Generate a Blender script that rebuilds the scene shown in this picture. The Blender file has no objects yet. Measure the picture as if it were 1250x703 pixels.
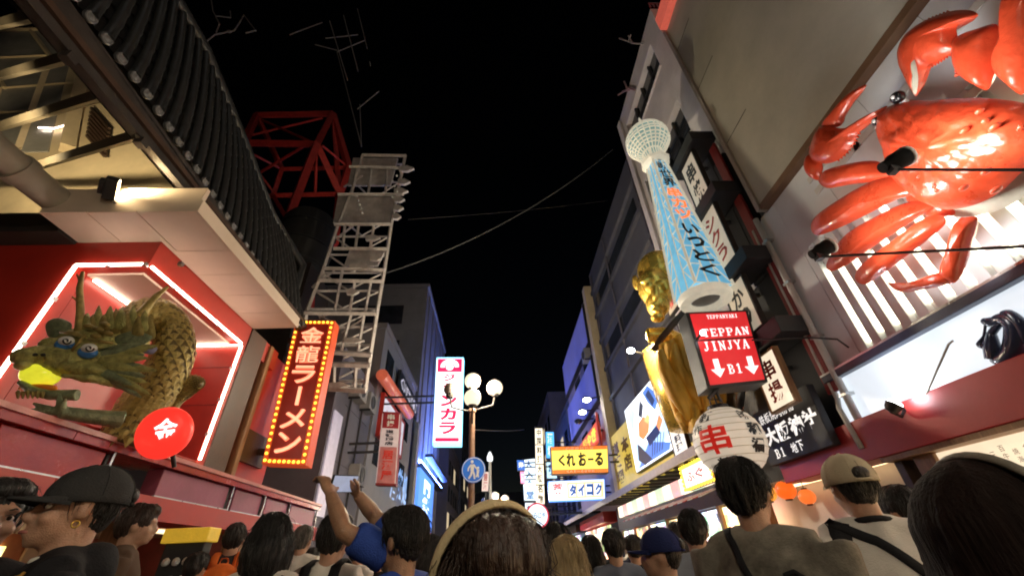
import bpy, bmesh, math, random
from mathutils import Vector, Matrix, noise
random.seed(7)
S = bpy.context.scene
COL = S.collection
R = math.radians
# ------------------------------------------------------------------ camera
FPX, CX, CY = 494.0, 625.0, 351.5          # focal length and centre in pixels of the 1250 px wide photograph
def _dir(x, y): return Vector((x - CX, CY - y, -FPX)).normalized()
_Y = _dir(608, 686)                         # vanishing point of the street
_Z = _dir(588, -400); _Z = (_Z - _Y * _Z.dot(_Y)).normalized()
_X = _Y.cross(_Z)
ROT = Matrix((_X, _Y, _Z))                  # camera space -> world
EYE = Vector((0, 0, 1.45))
cam = bpy.data.cameras.new('camera'); cam.sensor_width = 36; cam.lens = 36 * FPX / 1250
cam.clip_start = 0.03; cam.clip_end = 2000
camo = bpy.data.objects.new('camera', cam); COL.objects.link(camo)
camo.matrix_world = Matrix.Translation(EYE) @ ROT.to_4x4()
S.camera = camo
# ------------------------------------------------------------------ night sky, faint moonlight, exposure
W = bpy.data.worlds.new('World'); S.world = W; W.use_nodes = True
nt = W.node_tree
sky = nt.nodes.new('ShaderNodeTexSky'); sky.sky_type = 'NISHITA'; sky.sun_disc = False
sky.sun_elevation = R(-5.9); sky.sun_rotation = R(20)
nt.nodes['Background'].inputs[1].default_value = 0.05
nt.links.new(sky.outputs[0], nt.nodes['Background'].inputs[0])
sl = bpy.data.lights.new('moonlight', 'SUN'); sl.energy = 0.012; sl.angle = R(0.5); sl.color = (1, .96, .9)
so = bpy.data.objects.new('moonlight', sl); COL.objects.link(so); so.rotation_euler = (R(35), R(10), R(20))
S.view_settings.view_transform = 'Standard'; S.view_settings.look = 'None'
S.view_settings.exposure = 1.65; S.view_settings.gamma = 1
S.render.engine = 'CYCLES'
S.cycles.use_denoising = True; S.cycles.filter_width = 1.9
S.cycles.max_bounces = 5; S.cycles.diffuse_bounces = 3; S.cycles.glossy_bounces = 3
S.cycles.sample_clamp_indirect = 4.0
# ------------------------------------------------------------------ points from the survey of the street
def ray(px, py): return ROT @ Vector((px - CX, CY - py, -FPX))
def onx(px, py, c): r = ray(px, py); return EYE + r * ((c - EYE.x) / r.x)
def ony(px, py, c): r = ray(px, py); return EYE + r * ((c - EYE.y) / r.y)
def onz(px, py, c): r = ray(px, py); return EYE + r * ((c - EYE.z) / r.z)
def V(*a): return Vector(a)
# ------------------------------------------------------------------ materials
MATS = {}
def pm(name, base=(.5, .5, .5), rough=.6, metal=0., var=.15, scale=6., bump=.08, em=None, es=0., evar=.0, coat=0., bscale=None, stretch=(1, 1, 1), spec=.5):
    if name in MATS: return MATS[name]
    m = bpy.data.materials.new(name); m.use_nodes = True; MATS[name] = m
    n = m.node_tree; b = n.nodes['Principled BSDF']; L = n.links.new
    b.inputs['Roughness'].default_value = rough; b.inputs['Metallic'].default_value = metal
    b.inputs['Coat Weight'].default_value = coat; b.inputs['Coat Roughness'].default_value = .08
    b.inputs['Specular IOR Level'].default_value = spec
    tc = n.nodes.new('ShaderNodeTexCoord'); mp = n.nodes.new('ShaderNodeMapping'); mp.inputs['Scale'].default_value = stretch
    L(tc.outputs['Object'], mp.inputs[0])
    nz = n.nodes.new('ShaderNodeTexNoise'); nz.inputs['Scale'].default_value = scale; nz.inputs['Detail'].default_value = 6; nz.inputs['Roughness'].default_value = .65
    L(mp.outputs[0], nz.inputs['Vector'])
    rp = n.nodes.new('ShaderNodeValToRGB')
    rp.color_ramp.elements[0].position = .3; rp.color_ramp.elements[1].position = .72
    rp.color_ramp.elements[0].color = (*[max(0, c * (1 - var)) for c in base], 1)
    rp.color_ramp.elements[1].color = (*[min(1, c * (1 + var)) for c in base], 1)
    L(nz.outputs['Fac'], rp.inputs[0]); L(rp.outputs[0], b.inputs['Base Color'])
    if bump:
        n2 = n.nodes.new('ShaderNodeTexNoise'); n2.inputs['Scale'].default_value = bscale or scale * 7; n2.inputs['Detail'].default_value = 4
        L(mp.outputs[0], n2.inputs['Vector'])
        bp = n.nodes.new('ShaderNodeBump'); bp.inputs['Strength'].default_value = bump * 2; bp.inputs['Distance'].default_value = .02
        L(n2.outputs['Fac'], bp.inputs['Height']); L(bp.outputs[0], b.inputs['Normal'])
        mr = n.nodes.new('ShaderNodeMapRange'); mr.inputs['To Min'].default_value = max(.03, rough - .12); mr.inputs['To Max'].default_value = min(1, rough + .12)
        L(nz.outputs['Fac'], mr.inputs['Value']); L(mr.outputs[0], b.inputs['Roughness'])
    if em:
        b.inputs['Emission Color'].default_value = (*em, 1); b.inputs['Emission Strength'].default_value = es
        if evar:
            ml = n.nodes.new('ShaderNodeMapRange'); ml.inputs['To Min'].default_value = es * (1 - evar); ml.inputs['To Max'].default_value = es * (1 + evar)
            L(nz.outputs['Fac'], ml.inputs['Value']); L(ml.outputs[0], b.inputs['Emission Strength'])
    return m
def display(name, s, tint=(1, .8, .6), scale=5., sat=.5):
    """lit shelves and posters: cells of flat colour behind glass"""
    if name in MATS: return MATS[name]
    m = pm(name, tuple(.3 * c for c in tint), .35, 0, .1, 3, 0); n = m.node_tree; L = n.links.new; b = n.nodes['Principled BSDF']
    tc = n.nodes.new('ShaderNodeTexCoord'); mp = n.nodes.new('ShaderNodeMapping'); mp.inputs['Scale'].default_value = (1, 1, 1.6); L(tc.outputs['Object'], mp.inputs[0])
    vo = n.nodes.new('ShaderNodeTexVoronoi'); vo.distance = 'CHEBYCHEV'; vo.inputs['Scale'].default_value = scale; L(mp.outputs[0], vo.inputs['Vector'])
    hs = n.nodes.new('ShaderNodeHueSaturation'); hs.inputs['Saturation'].default_value = sat; L(vo.outputs['Color'], hs.inputs['Color'])
    mx = n.nodes.new('ShaderNodeMix'); mx.data_type = 'RGBA'; mx.blend_type = 'MULTIPLY'; mx.inputs[0].default_value = 1; L(hs.outputs[0], mx.inputs[6]); mx.inputs[7].default_value = (*tint, 1)
    L(mx.outputs[2], b.inputs['Emission Color']); L(mx.outputs[2], b.inputs['Base Color'])
    nz = n.nodes.new('ShaderNodeTexNoise'); nz.inputs['Scale'].default_value = 1.3; L(tc.outputs['Object'], nz.inputs['Vector'])
    mr = n.nodes.new('ShaderNodeMapRange'); mr.inputs[1].default_value = .35; mr.inputs[2].default_value = .65; mr.inputs[3].default_value = s * .25; mr.inputs[4].default_value = s * 1.8
    L(nz.outputs['Fac'], mr.inputs[0]); L(mr.outputs[0], b.inputs['Emission Strength'])
    return m
def glow(name, col, s, var=.22, scale=2.2):
    if s < 2.5: s *= .78
    return pm(name, tuple(c * .5 for c in col), .4, 0, .05, scale, 0, col, s, var)
# ------------------------------------------------------------------ mesh collecting
class MB:
    def __init__(s): s.v = []; s.f = []
    def add(s, vs, fs):
        o = len(s.v); s.v += [Vector(p) for p in vs]; s.f += [[i + o for i in q] for q in fs]; return s
    def box(s, c, d, rot=None):
        x, y, z = d[0] / 2, d[1] / 2, d[2] / 2
        vs = [Vector(p) for p in ((-x, -y, -z), (x, -y, -z), (x, y, -z), (-x, y, -z), (-x, -y, z), (x, -y, z), (x, y, z), (-x, y, z))]
        if rot is not None: vs = [rot @ p for p in vs]
        return s.add([p + Vector(c) for p in vs], [(3, 2, 1, 0), (4, 5, 6, 7), (0, 1, 5, 4), (1, 2, 6, 5), (2, 3, 7, 6), (3, 0, 4, 7)])
    def span(s, a, b):   # box from corner to corner
        a, b = Vector(a), Vector(b); return s.box((a + b) / 2, [max(.002, abs(q)) for q in (b - a)])
    def prism(s, pts, vec):
        pts = [Vector(p) for p in pts]; vec = Vector(vec); n = len(pts)
        nn = Vector((0, 0, 0))
        for i in range(n): nn += (pts[i] - pts[0]).cross(pts[(i + 1) % n] - pts[0])
        if nn.dot(vec) < 0: pts.reverse()
        fs = [list(range(n))[::-1], [i + n for i in range(n)]] + [(i, (i + 1) % n, (i + 1) % n + n, i + n) for i in range(n)]
        return s.add(pts + [p + vec for p in pts], fs)
    def tube(s, pts, rad, n=8, cap=True, sx=1., up=None):
        pts = [Vector(p) for p in pts]; k = len(pts)
        if not hasattr(rad, '__len__'): rad = [rad] * k
        vs = []; fs = []; u = None
        for i, p in enumerate(pts):
            t = (pts[min(i + 1, k - 1)] - pts[max(i - 1, 0)]); t = t.normalized() if t.length > 1e-9 else Vector((0, 0, 1))
            if u is None:
                u = Vector(up) if up else (Vector((0, 0, 1)) if abs(t.z) < .9 else Vector((1, 0, 0)))
            u = (u - t * u.dot(t)).normalized(); w = t.cross(u)
            for j in range(n):
                a = 2 * math.pi * j / n
                vs.append(p + (u * math.cos(a) * sx + w * math.sin(a)) * rad[i])
        for i in range(k - 1):
            for j in range(n):
                a, b = i * n + j, i * n + (j + 1) % n
                fs.append((a, b, b + n, a + n))
        if cap:
            fs.append(list(range(n))[::-1]); fs.append([(k - 1) * n + j for j in range(n)])
        return s.add(vs, fs)
    def bar(s, a, b, w, h=None):   # square bar between two points
        return s.tube([a, b], (w * .7071), 4) if h is None else s.tube([a, b], w * .7071, 4, sx=h / w)
    def ell(s, c, r, rot=None, nu=14, nv=9):
        if not hasattr(r, '__len__'): r = (r, r, r)
        vs = []; fs = []
        for i in range(1, nv):
            th = math.pi * i / nv
            for j in range(nu):
                ph = 2 * math.pi * j / nu
                vs.append(Vector((r[0] * math.sin(th) * math.cos(ph), r[1] * math.sin(th) * math.sin(ph), r[2] * math.cos(th))))
        vs += [Vector((0, 0, r[2])), Vector((0, 0, -r[2]))]; T, B = len(vs) - 2, len(vs) - 1
        for i in range(nv - 2):
            for j in range(nu):
                a, b = i * nu + j, i * nu + (j + 1) % nu
                fs.append((a, a + nu, b + nu, b))
        for j in range(nu):
            fs.append((T, j, (j + 1) % nu)); fs.append((B, (nv - 2) * nu + (j + 1) % nu, (nv - 2) * nu + j))
        if rot is not None: vs = [rot @ p for p in vs]
        return s.add([p + Vector(c) for p in vs], fs)
    def lathe(s, c, prof, n=20, axis=None, ring=False):
        c = Vector(c); vs = []; fs = []; k = len(prof)
        q = Vector((0, 0, 1)).rotation_difference(Vector(axis)).to_matrix() if axis is not None else Matrix.Identity(3)
        for r, z in prof:
            for j in range(n):
                a = 2 * math.pi * j / n; vs.append(c + q @ Vector((r * math.cos(a), r * math.sin(a), z)))
        for i in range(k - 1):
            for j in range(n):
                a, b = i * n + j, i * n + (j + 1) % n; fs.append((a, b, b + n, a + n))
        if ring: fs += [((k - 1) * n + j, (k - 1) * n + (j + 1) % n, (j + 1) % n, j) for j in range(n)]
        else: fs.append(list(range(n))[::-1]); fs.append([(k - 1) * n + j for j in range(n)])
        return s.add(vs, fs)
    def inflate(s, pts, ctr, nrm, h, rings=6, back=.5, bumpy=0., seed=0):
        """a domed solid over a traced outline lying in a plane: rings shrink towards ctr while they rise along nrm"""
        pts = [Vector(p) for p in pts]; ctr = Vector(ctr); nrm = Vector(nrm).normalized()
        P = []                                             # refine the outline, rounded
        n = len(pts)
        for i in range(n):
            a, b, c2, d = pts[i - 1], pts[i], pts[(i + 1) % n], pts[(i + 2) % n]
            for t in (0, .25, .5, .75):
                P.append(.5 * ((2 * b) + (c2 - a) * t + (2 * a - 5 * b + 4 * c2 - d) * t * t + (3 * b - a - 3 * c2 + d) * t ** 3))
        n = len(P); vs = []; fs = []
        for side, hh in ((1, h), (-1, h * back)):
            o = len(vs)
            for i in range(rings):
                k = 1 - (i / rings) ** 1.0
                z = hh * math.sqrt(max(0, 1 - k * k))
                for p in P:
                    q = ctr + (p - ctr) * k
                    e = bumpy * noise.noise(q * 9 + Vector((seed, 0, 0))) * (1 - k ** 4) + bumpy * .6 * noise.noise(q * 22) * (1 - k ** 4)
                    vs.append(q + nrm * side * (z + e))
            vs.append(ctr + nrm * side * hh)
            for i in range(rings - 1):
                for j in range(n):
                    a, b = o + i * n + j, o + i * n + (j + 1) % n
                    fs.append((a, b, b + n, a + n) if side > 0 else (b, a, a + n, b + n))
            e = o + (rings - 1) * n; t = len(vs) - 1
            for j in range(n): fs.append((e + j, e + (j + 1) % n, t) if side > 0 else (e + (j + 1) % n, e + j, t))
        return s.add(vs, fs)
    def mesh(s, name, m=None):
        me = bpy.data.meshes.new(name); me.from_pydata([tuple(p) for p in s.v], [], s.f); me.update()
        if m: me.materials.append(m)
        return me
    def build(s, name, m, parent=None, smooth=False, bevel=0., weld=False, autosmooth=None):
        me = s.mesh(name, m)
        if weld:
            bm = bmesh.new(); bm.from_mesh(me); bmesh.ops.remove_doubles(bm, verts=bm.verts, dist=.0005); bmesh.ops.recalc_face_normals(bm, faces=bm.faces); bm.to_mesh(me); bm.free()
        if smooth:
            me.polygons.foreach_set('use_smooth', [True] * len(me.polygons))
            if autosmooth: me.set_sharp_from_angle(angle=R(autosmooth))
        return link(name, me, parent, bevel)
def link(name, me, parent=None, bevel=0.):
    o = bpy.data.objects.new(name, me); COL.objects.link(o)
    if bevel:
        b = o.modifiers.new('bevel', 'BEVEL'); b.width = bevel; b.segments = 2; b.limit_method = 'ANGLE'
    if parent is not None: attach(o, parent)
    return o
TS = bpy.data.scenes.new('workbench'); TL = TS.view_layers[0]      # a scratch scene, removed at the end
WL = {}                                                     # world place of every thing's base
def attach(o, p):
    o.parent = p
    if p.name in WL: o.location = o.location - WL[p.name]; WL[o.name] = Vector((0, 0, 0))
def tag(o, label=None, cat=None, group=None, kind=None):
    for k, v in (('label', label), ('category', cat), ('group', group), ('kind', kind)):
        if v: o[k] = v
    return o
def thing(name, loc, label, cat, group=None):
    o = bpy.data.objects.new(name, None); COL.objects.link(o); o.location = loc; o.empty_display_size = .2
    WL[o.name] = Vector(loc); return tag(o, label, cat, group)
def remesh(mb, name, m, voxel, parent=None, smooth=2, disp=None, decimate=0):
    """one continuous surface grown over overlapping solids"""
    o = bpy.data.objects.new('tmp', mb.mesh('tmp')); TS.collection.objects.link(o)
    r = o.modifiers.new('r', 'REMESH'); r.mode = 'VOXEL'; r.voxel_size = voxel
    if smooth: q = o.modifiers.new('s', 'SMOOTH'); q.iterations = smooth; q.factor = .5
    if decimate: q = o.modifiers.new('d', 'DECIMATE'); q.ratio = decimate
    TL.update(); me = bpy.data.meshes.new_from_object(o.evaluated_get(TL.depsgraph)); me.name = name
    old = o.data; bpy.data.objects.remove(o); bpy.data.meshes.remove(old)
    if disp:
        for v in me.vertices: v.co = v.co + v.normal * disp(v.co)
        me.update()
    me.materials.clear(); me.materials.append(m)
    me.polygons.foreach_set('use_smooth', [True] * len(me.polygons))
    return link(name, me, parent)
# ------------------------------------------------------------------ lettering
_G = {}
def glyph(ch, bold):
    k = (ch, round(bold, 3))
    if k in _G: return _G[k]
    c = bpy.data.curves.new('g', 'FONT'); c.body = ch; c.offset = bold; c.resolution_u = 2
    o = bpy.data.objects.new('g', c); TS.collection.objects.link(o); TL.update()
    me = bpy.data.meshes.new_from_object(o.evaluated_get(TL.depsgraph))
    vs = [v.co.copy() for v in me.vertices]; fs = [list(p.vertices) for p in me.polygons]
    bpy.data.objects.remove(o); bpy.data.curves.remove(c); bpy.data.meshes.remove(me)
    if vs:
        x0, x1 = min(v.x for v in vs), max(v.x for v in vs); y0, y1 = min(v.y for v in vs), max(v.y for v in vs)
        vs = [((v.x - x0) / max(1e-6, x1 - x0), (v.y - y0) / max(1e-6, y1 - y0)) for v in vs]
    _G[k] = (vs, fs); return _G[k]
def quadpt(q, s, t):   # q: top-left, top-right, bottom-right, bottom-left; s to the right, t down
    a = q[0].lerp(q[1], s); b = q[3].lerp(q[2], s); return a.lerp(b, t)
def letters(q, cells, m, parent, name='lettering', eps=.006, bold=.03, depth=0., rot=0.):
    """cells: (character, s0, t0, s1, t1[, tilt]) in the sign's own face"""
    q = [Vector(p) for p in q]
    nrm = (q[3] - q[0]).cross(q[1] - q[0]).normalized()
    mb = MB()
    for c in cells:
        ch, s0, t0, s1, t1 = c[:5]; vs, fs = glyph(ch, bold)
        if not vs: continue
        P = []
        for x, y in vs:
            if rot:
                xx, yy = x - .5, y - .5; x = .5 + xx * math.cos(rot) - yy * math.sin(rot); y = .5 + xx * math.sin(rot) + yy * math.cos(rot)
            P.append(quadpt(q, s0 + x * (s1 - s0), t1 - y * (t1 - t0)) + nrm * eps)
        if depth:
            n = len(P); mb.add([p + nrm * depth for p in P], fs)
            ed = {}
            for f in fs:
                for i in range(len(f)):
                    a, b = f[i], f[(i + 1) % len(f)]; ed[(a, b)] = 1
            sd = [(a, b) for (a, b) in ed if (b, a) not in ed]
            mb.add(P + [p + nrm * depth for p in P], [(a, b, b + n, a + n) for a, b in sd])
        else: mb.add(P, fs)
    return mb.build(name, m, parent)
def column(txt, s0, s1, t0, t1, gap=.12):
    n = len(txt); h = (t1 - t0) / n
    out = []
    for i, ch in enumerate(txt):
        a, b = s0, s1
        if ch in 'ー': out.append(('|', (s0 + s1) / 2 - .04, t0 + h * (i + gap / 2), (s0 + s1) / 2 + .04, t0 + h * (i + 1 - gap / 2))); continue
        out.append((ch, a, t0 + h * (i + gap / 2), b, t0 + h * (i + 1 - gap / 2)))
    return out
def row(txt, s0, s1, t0, t1, gap=.1):
    n = len(txt); w = (s1 - s0) / n; out = []
    for i, ch in enumerate(txt):
        if ch == ' ': continue
        if ch in 'ー-': out.append((ch, s0 + w * (i + gap / 2), (t0 + t1) / 2 - (t1 - t0) * .07, s0 + w * (i + 1 - gap / 2), (t0 + t1) / 2 + (t1 - t0) * .07)); continue
        out.append((ch, s0 + w * (i + gap / 2), t0, s0 + w * (i + 1 - gap / 2), t1))
    return out
# block serif capitals drawn as strokes (x, y, x, y, width) on a unit cell
SERIF = {
 'T': [(.5, 0, .5, 1, .22), (.05, .93, .95, .93, .14), (.08, .72, .08, .93, .1), (.92, .72, .92, .93, .1), (.28, .05, .72, .05, .1)],
 'E': [(.25, 0, .25, 1, .22), (.05, .93, .9, .93, .13), (.05, .07, .92, .07, .13), (.25, .5, .7, .5, .12), (.88, .72, .88, .93, .1), (.9, .07, .9, .3, .1), (.7, .36, .7, .64, .09)],
 'P': [(.28, 0, .28, 1, .22), (.05, .93, .75, .93, .13), (.28, .45, .75, .45, .12), (.82, .52, .82, .88, .2), (.05, .05, .55, .05, .1)],
 'A': [(.5, 1, .15, 0, .12), (.5, 1, .85, 0, .24), (.25, .32, .75, .32, .1), (0, .05, .34, .05, .1), (.62, .05, 1, .05, .1)],
 'N': [(.2, 0, .2, 1, .13), (.8, 0, .8, 1, .13), (.18, .95, .82, .05, .24), (.0, .95, .3, .95, .1), (.62, .95, 1, .95, .1), (0, .05, .38, .05, .1)],
 'J': [(.6, .2, .6, 1, .22), (.35, .95, .88, .95, .1), (.6, .2, .35, .06, .16), (.35, .06, .14, .14, .16), (.12, .22, .26, .22, .16)],
 'I': [(.5, 0, .5, 1, .26), (.2, .95, .8, .95, .1), (.2, .05, .8, .05, .1)],
 'Y': [(.5, 0, .5, .48, .22), (.5, .45, .12, .97, .22), (.5, .45, .86, .97, .14), (0, .95, .34, .95, .1), (.66, .95, 1, .95, .1), (.28, .05, .72, .05, .1)],
 'K': [(.22, 0, .22, 1, .22), (.28, .42, .85, .97, .13), (.42, .56, .85, .04, .22), (.02, .95, .44, .95, .1), (.02, .05, .44, .05, .1), (.64, .95, .98, .95, .1), (.64, .05, 1, .05, .1)],
 'B': [(.28, 0, .28, 1, .22), (.05, .93, .7, .93, .13), (.05, .07, .72, .07, .13), (.28, .52, .7, .52, .12), (.76, .58, .76, .88, .2), (.82, .12, .82, .46, .2)],
 '1': [(.55, 0, .55, 1, .24), (.55, .95, .28, .8, .12), (.22, .05, .88, .05, .1)],
}
def strokes(q, cells, m, parent, name='lettering', eps=.006):
    q = [Vector(p) for p in q]; nrm = (q[3] - q[0]).cross(q[1] - q[0]).normalized(); mb = MB(); k = 0
    for ch, s0, t0, s1, t1 in cells:
        w_, h_ = (q[1] - q[0]).length * (s1 - s0), (q[3] - q[0]).length * (t1 - t0)
        for x0, y0, x1, y1, w in SERIF.get(ch, []):
            d = Vector(((x1 - x0) * w_, (y1 - y0) * h_)); d = d.normalized(); pr = Vector((-d.y, d.x)) * w * min(w_, h_) * .5
            P = []
            for x, y, sg in ((x0, y0, 1), (x1, y1, 1), (x1, y1, -1), (x0, y0, -1)):
                X, Y = x * w_ + pr.x * sg, y * h_ + pr.y * sg
                P.append(quadpt(q, s0 + X / w_ * (s1 - s0), t1 - Y / h_ * (t1 - t0)) + nrm * (eps + .0004 * (k % 7)))
            k += 1; mb.add(P, [(0, 1, 2, 3)])
    return mb.build(name, m, parent)
def slab(q, t, name, m, parent=None, bevel=0.):
    """a plate over the four corners q, thickness t away from the viewer"""
    q = [Vector(p) for p in q]; nrm = (q[3] - q[0]).cross(q[1] - q[0]).normalized()
    return MB().prism(q, -nrm * t).build(name, m, parent, bevel=bevel)
def inset(q, a, b=None, off=.0):
    b = a if b is None else b; q = [Vector(p) for p in q]; nrm = (q[3] - q[0]).cross(q[1] - q[0]).normalized()
    return [quadpt(q, s, t) + nrm * off for s, t in ((a, b), (1 - a, b), (1 - a, 1 - b), (a, 1 - b))]
def subq(q, s0, t0, s1, t1, off=0.):
    q = [Vector(p) for p in q]; nrm = (q[3] - q[0]).cross(q[1] - q[0]).normalized()
    return [quadpt(q, s, t) + nrm * off for s, t in ((s0, t0), (s1, t0), (s1, t1), (s0, t1))]
def frame(q, w, t, name, m, parent, off=0.):
    """four mitred rails round the face q, w wide outwards, t deep, standing off in front"""
    q = [Vector(p) for p in q]; nrm = (q[3] - q[0]).cross(q[1] - q[0]).normalized(); c = sum(q, Vector()) / 4
    u = (q[1] - q[0]).normalized(); v = (q[3] - q[0]).normalized()
    o = [q[0] - u * w - v * w, q[1] + u * w - v * w, q[2] + u * w + v * w, q[3] - u * w + v * w]
    mb = MB()
    for i in range(4):
        j = (i + 1) % 4; mb.prism([q[i] + nrm * off, q[j] + nrm * off, o[j] + nrm * off, o[i] + nrm * off], -nrm * t)
    return mb.build(name, m, parent)
def rect_y(x0, x1, z0, z1, y): return [V(x0, y, z1), V(x1, y, z1), V(x1, y, z0), V(x0, y, z0)]          # faces the camera
def rect_r(y0, y1, z0, z1, x): return [V(x, y1, z1), V(x, y0, z1), V(x, y0, z0), V(x, y1, z0)]          # right side of the street: y1 far = left end
def rect_l(y0, y1, z0, z1, x): return [V(x, y0, z1), V(x, y1, z1), V(x, y1, z0), V(x, y0, z0)]          # left side of the street: y0 near = left end
# ================================================================== shared materials
M = dict(
 asphalt=pm('asphalt', (.05, .05, .052), .75, var=.4, scale=5, bump=.25, bscale=90),
 paver=pm('paving', (.22, .2, .185), .7, var=.25, scale=3, bump=.15),
 red=pm('red_panel', (.42, .026, .015), .42, var=.16, scale=2.2, bump=.03),
 redgloss=pm('red_lacquer', (.34, .016, .014), .25, var=.2, scale=3, bump=.04),
 darkred=pm('dark_red', (.22, .02, .02), .5, var=.25, scale=3),
 maroon=pm('maroon_fascia', (.48, .030, .032), .4, var=.12, scale=2, bump=.03),
 brown=pm('dark_brown', (.05, .026, .016), .5, var=.35, scale=4),
 wood=pm('timber', (.3, .16, .07), .5, var=.35, scale=3, stretch=(8, 8, .6), bump=.1),
 beige=pm('beige_render', (.62, .5, .33), .7, var=.12, scale=2.5, bump=.06),
 cream=pm('cream_panel', (.62, .5, .4), .55, var=.08, scale=1.6, bump=.03),
 tile=pm('glazed_tile', (.019, .020, .021), .35, var=.35, scale=9, bump=.1),
 fascia=pm('dark_fascia', (.028, .022, .02), .55, var=.4, scale=6, bump=.1),
 pipe=pm('grey_pipe', (.3, .27, .22), .5, var=.15, scale=3),
 glassgrey=pm('dim_window_glass', (.30, .29, .28), .22, var=.3, scale=1.2, bump=.02),
 glassdark=pm('dark_window_glass', (.03, .035, .045), .08, var=.5, scale=1.0, bump=.02),
 black=pm('black_metal', (.02, .02, .022), .45, var=.3, scale=8),
 blackmat=pm('black_panel', (.022, .022, .026), .6, var=.35, scale=2.5),
 white=pm('white_paint', (.78, .78, .77), .45, var=.05, scale=3, bump=.03),
 offwhite=pm('offwhite_paint', (.62, .62, .6), .55, var=.12, scale=4, bump=.05),
 steel=pm('brushed_steel', (.5, .5, .5), .3, 1, var=.1, scale=5),
 redsteel=pm('red_steel', (.52, .04, .03), .5, var=.25, scale=5),
 whitesteel=pm('weathered_white_steel', (.64, .60, .58), .6, var=.25, scale=5),
 bronze=pm('patinated_bronze', (.40, .38, .13), .42, .25, var=.5, scale=14, bump=.35, bscale=60),
 bronzeblue=pm('dark_bronze', (.22, .26, .15), .4, .25, var=.5, scale=16, bump=.3, bscale=70),
 goldscale=pm('gilded_scale', (.36, .28, .09), .36, .4, var=.4, scale=20, bump=.2),
 gold=pm('gold_leaf', (.95, .60, .11), .27, .6, var=.12, scale=5, bump=.05, bscale=14),
 blue=pm('blue_enamel', (.05, .22, .6), .35, var=.3, scale=6),
 inkblack=pm('black_ink', (.012, .012, .014), .5, var=.2, bump=0),
 inkred=pm('red_ink', (.6, .04, .03), .5, var=.15, bump=0),
 graywall=pm('grey_purple_render', (.12, .11, .14), .75, var=.16, scale=1.6, bump=.08),
 palewall=pm('pale_render', (.23, .215, .23), .7, var=.12, scale=1.3, bump=.06),
 concrete=pm('concrete', (.26, .25, .25), .8, var=.2, scale=1.5, bump=.12),
 neonwhite=glow('neon_white', (1, .82, .66), 4.2, 0),
 warm=glow('warm_lamp', (1, .72, .38), 9, .05),
 warmsoft=display('warm_display', 1.2, (1, .66, .36), 4, .5),
 cool=glow('cool_lamp', (.9, .95, 1), 14, .03),
 globe=glow('lamp_globe', (1, .84, .60), .48, .08),
 yellowbulb=glow('yellow_bulb', (1, .62, .04), 1.6, .1),
 neonred=glow('neon_letter', (1, .20, .10), .75, .12, 6),
 bulbback=pm('bulb_track', (.28, .2, .05), .5, var=.2),
)
def shrunk(q, d): return inset(q, d)
# ================================================================== ground
o = MB().box((0, 60, -.5), (400, 400, 1)).build('ground', M['paver']); tag(o, kind='structure')
o = MB().box((0, 45, .002), (8.2, 120, .004)).build('street', M['asphalt']); tag(o, kind='structure')
for sx in (-1, 1):
    k = tag(MB().box((sx * 4.45, 45, .06), (.7, 120, .12)).build('pavement', M['paver']), kind='structure')
    kb = MB().box((sx * 4.03, 45, .06), (.12, 120, .13)).build('kerb', M['concrete'], k)

# ================================================================== LEFT: noodle shop with dragon
XL = -4.5
B = onx(180, 325, XL); yB, zB = B.y, B.z
A = ony(97, 323, yB); A.z = zB
C = onx(290, 425, XL); yC = C.y; zF = onx(245, 562, XL).z + .02
zS = onx(215, 312, XL).z
yE = onx(365, 400, -4.2).y                   # far end of the eave
yN = 2.9                                      # near end of the soffit
bld = thing('noodle_shop', (XL - 3, yB + 2, 0), 'red fronted noodle shop under the dark tiled eave, its corner cut open for the dragon', 'building')
# red walls
MB().span((-12, yB, zF - .1), (A.x - .03, yB + .18, zS)).build('front_wall', M['red'], bld)
MB().span((A.x - .03, yB, zB + .03), (XL, yB + .18, zS)).span((XL - .18, yB + .181, zB + .03), (XL, 7.9, zS)).build('wall_header', M['red'], bld)
MB().span((A.x - .2, yB + .185, zF - .1), (A.x - .03, yC + .2, zB + .3)).span((A.x - .029, yC + .02, zF - .1), (XL, yC + .2, zB + .029)).build('alcove_wall', M['red'], bld)
MB().span((A.x - .028, yB + .182, zB), (XL - .181, yC + .019, zB + .05)).build('alcove_ceiling', M['cream'], bld)
for zz in (3.75, 4.4):                        # joints of the alcove wall
    MB().span((A.x - .02, yC + .014, zz), (XL - .01, yC + .0201, zz + .012)).build('wall_joint', M['darkred'], bld)
MB().span((A.x - .028, yB + .01, zF - .1), (XL, yC + .019, zF - .04)).build('alcove_floor', M['redgloss'], bld)
for (a, b) in (((A.x, yB - .02, zB - .5), (0, 0, -.6)), ((A.x + .4, yB - .02, zB + .01), (.45, 0, 0)), ((XL + .01, yB + .5, zB + .01), (0, .55, 0)), ((XL + .01, yC + .03, zB - .45), (0, 0, -.55))):
    for k in range(3): MB().box(Vector(a) + Vector(b) * k, (.05, .05, .05)).build('tube_holder', M['steel'], bld)
# pillars and red panels beyond the alcove
MB().span((XL - .3, yC + .201, 2.4), (XL + .02, yC + .75, zS)).build('pillar', M['brown'], bld, bevel=.01)
MB().span((XL - .3, yC + .9, 2.4), (XL + .05, yC + 1.02, zS - .02)).build('pillar', M['wood'], bld, bevel=.01)
MB().span((XL - .3, yC + .751, 2.9), (XL - .12, 8.9, zS)).build('side_panel', M['red'], bld)
MB().span((XL - .11, yC + 1.1, zF + .2), (XL - .05, 8.6, zF + .75)).build('side_panel', M['brown'], bld)
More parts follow.
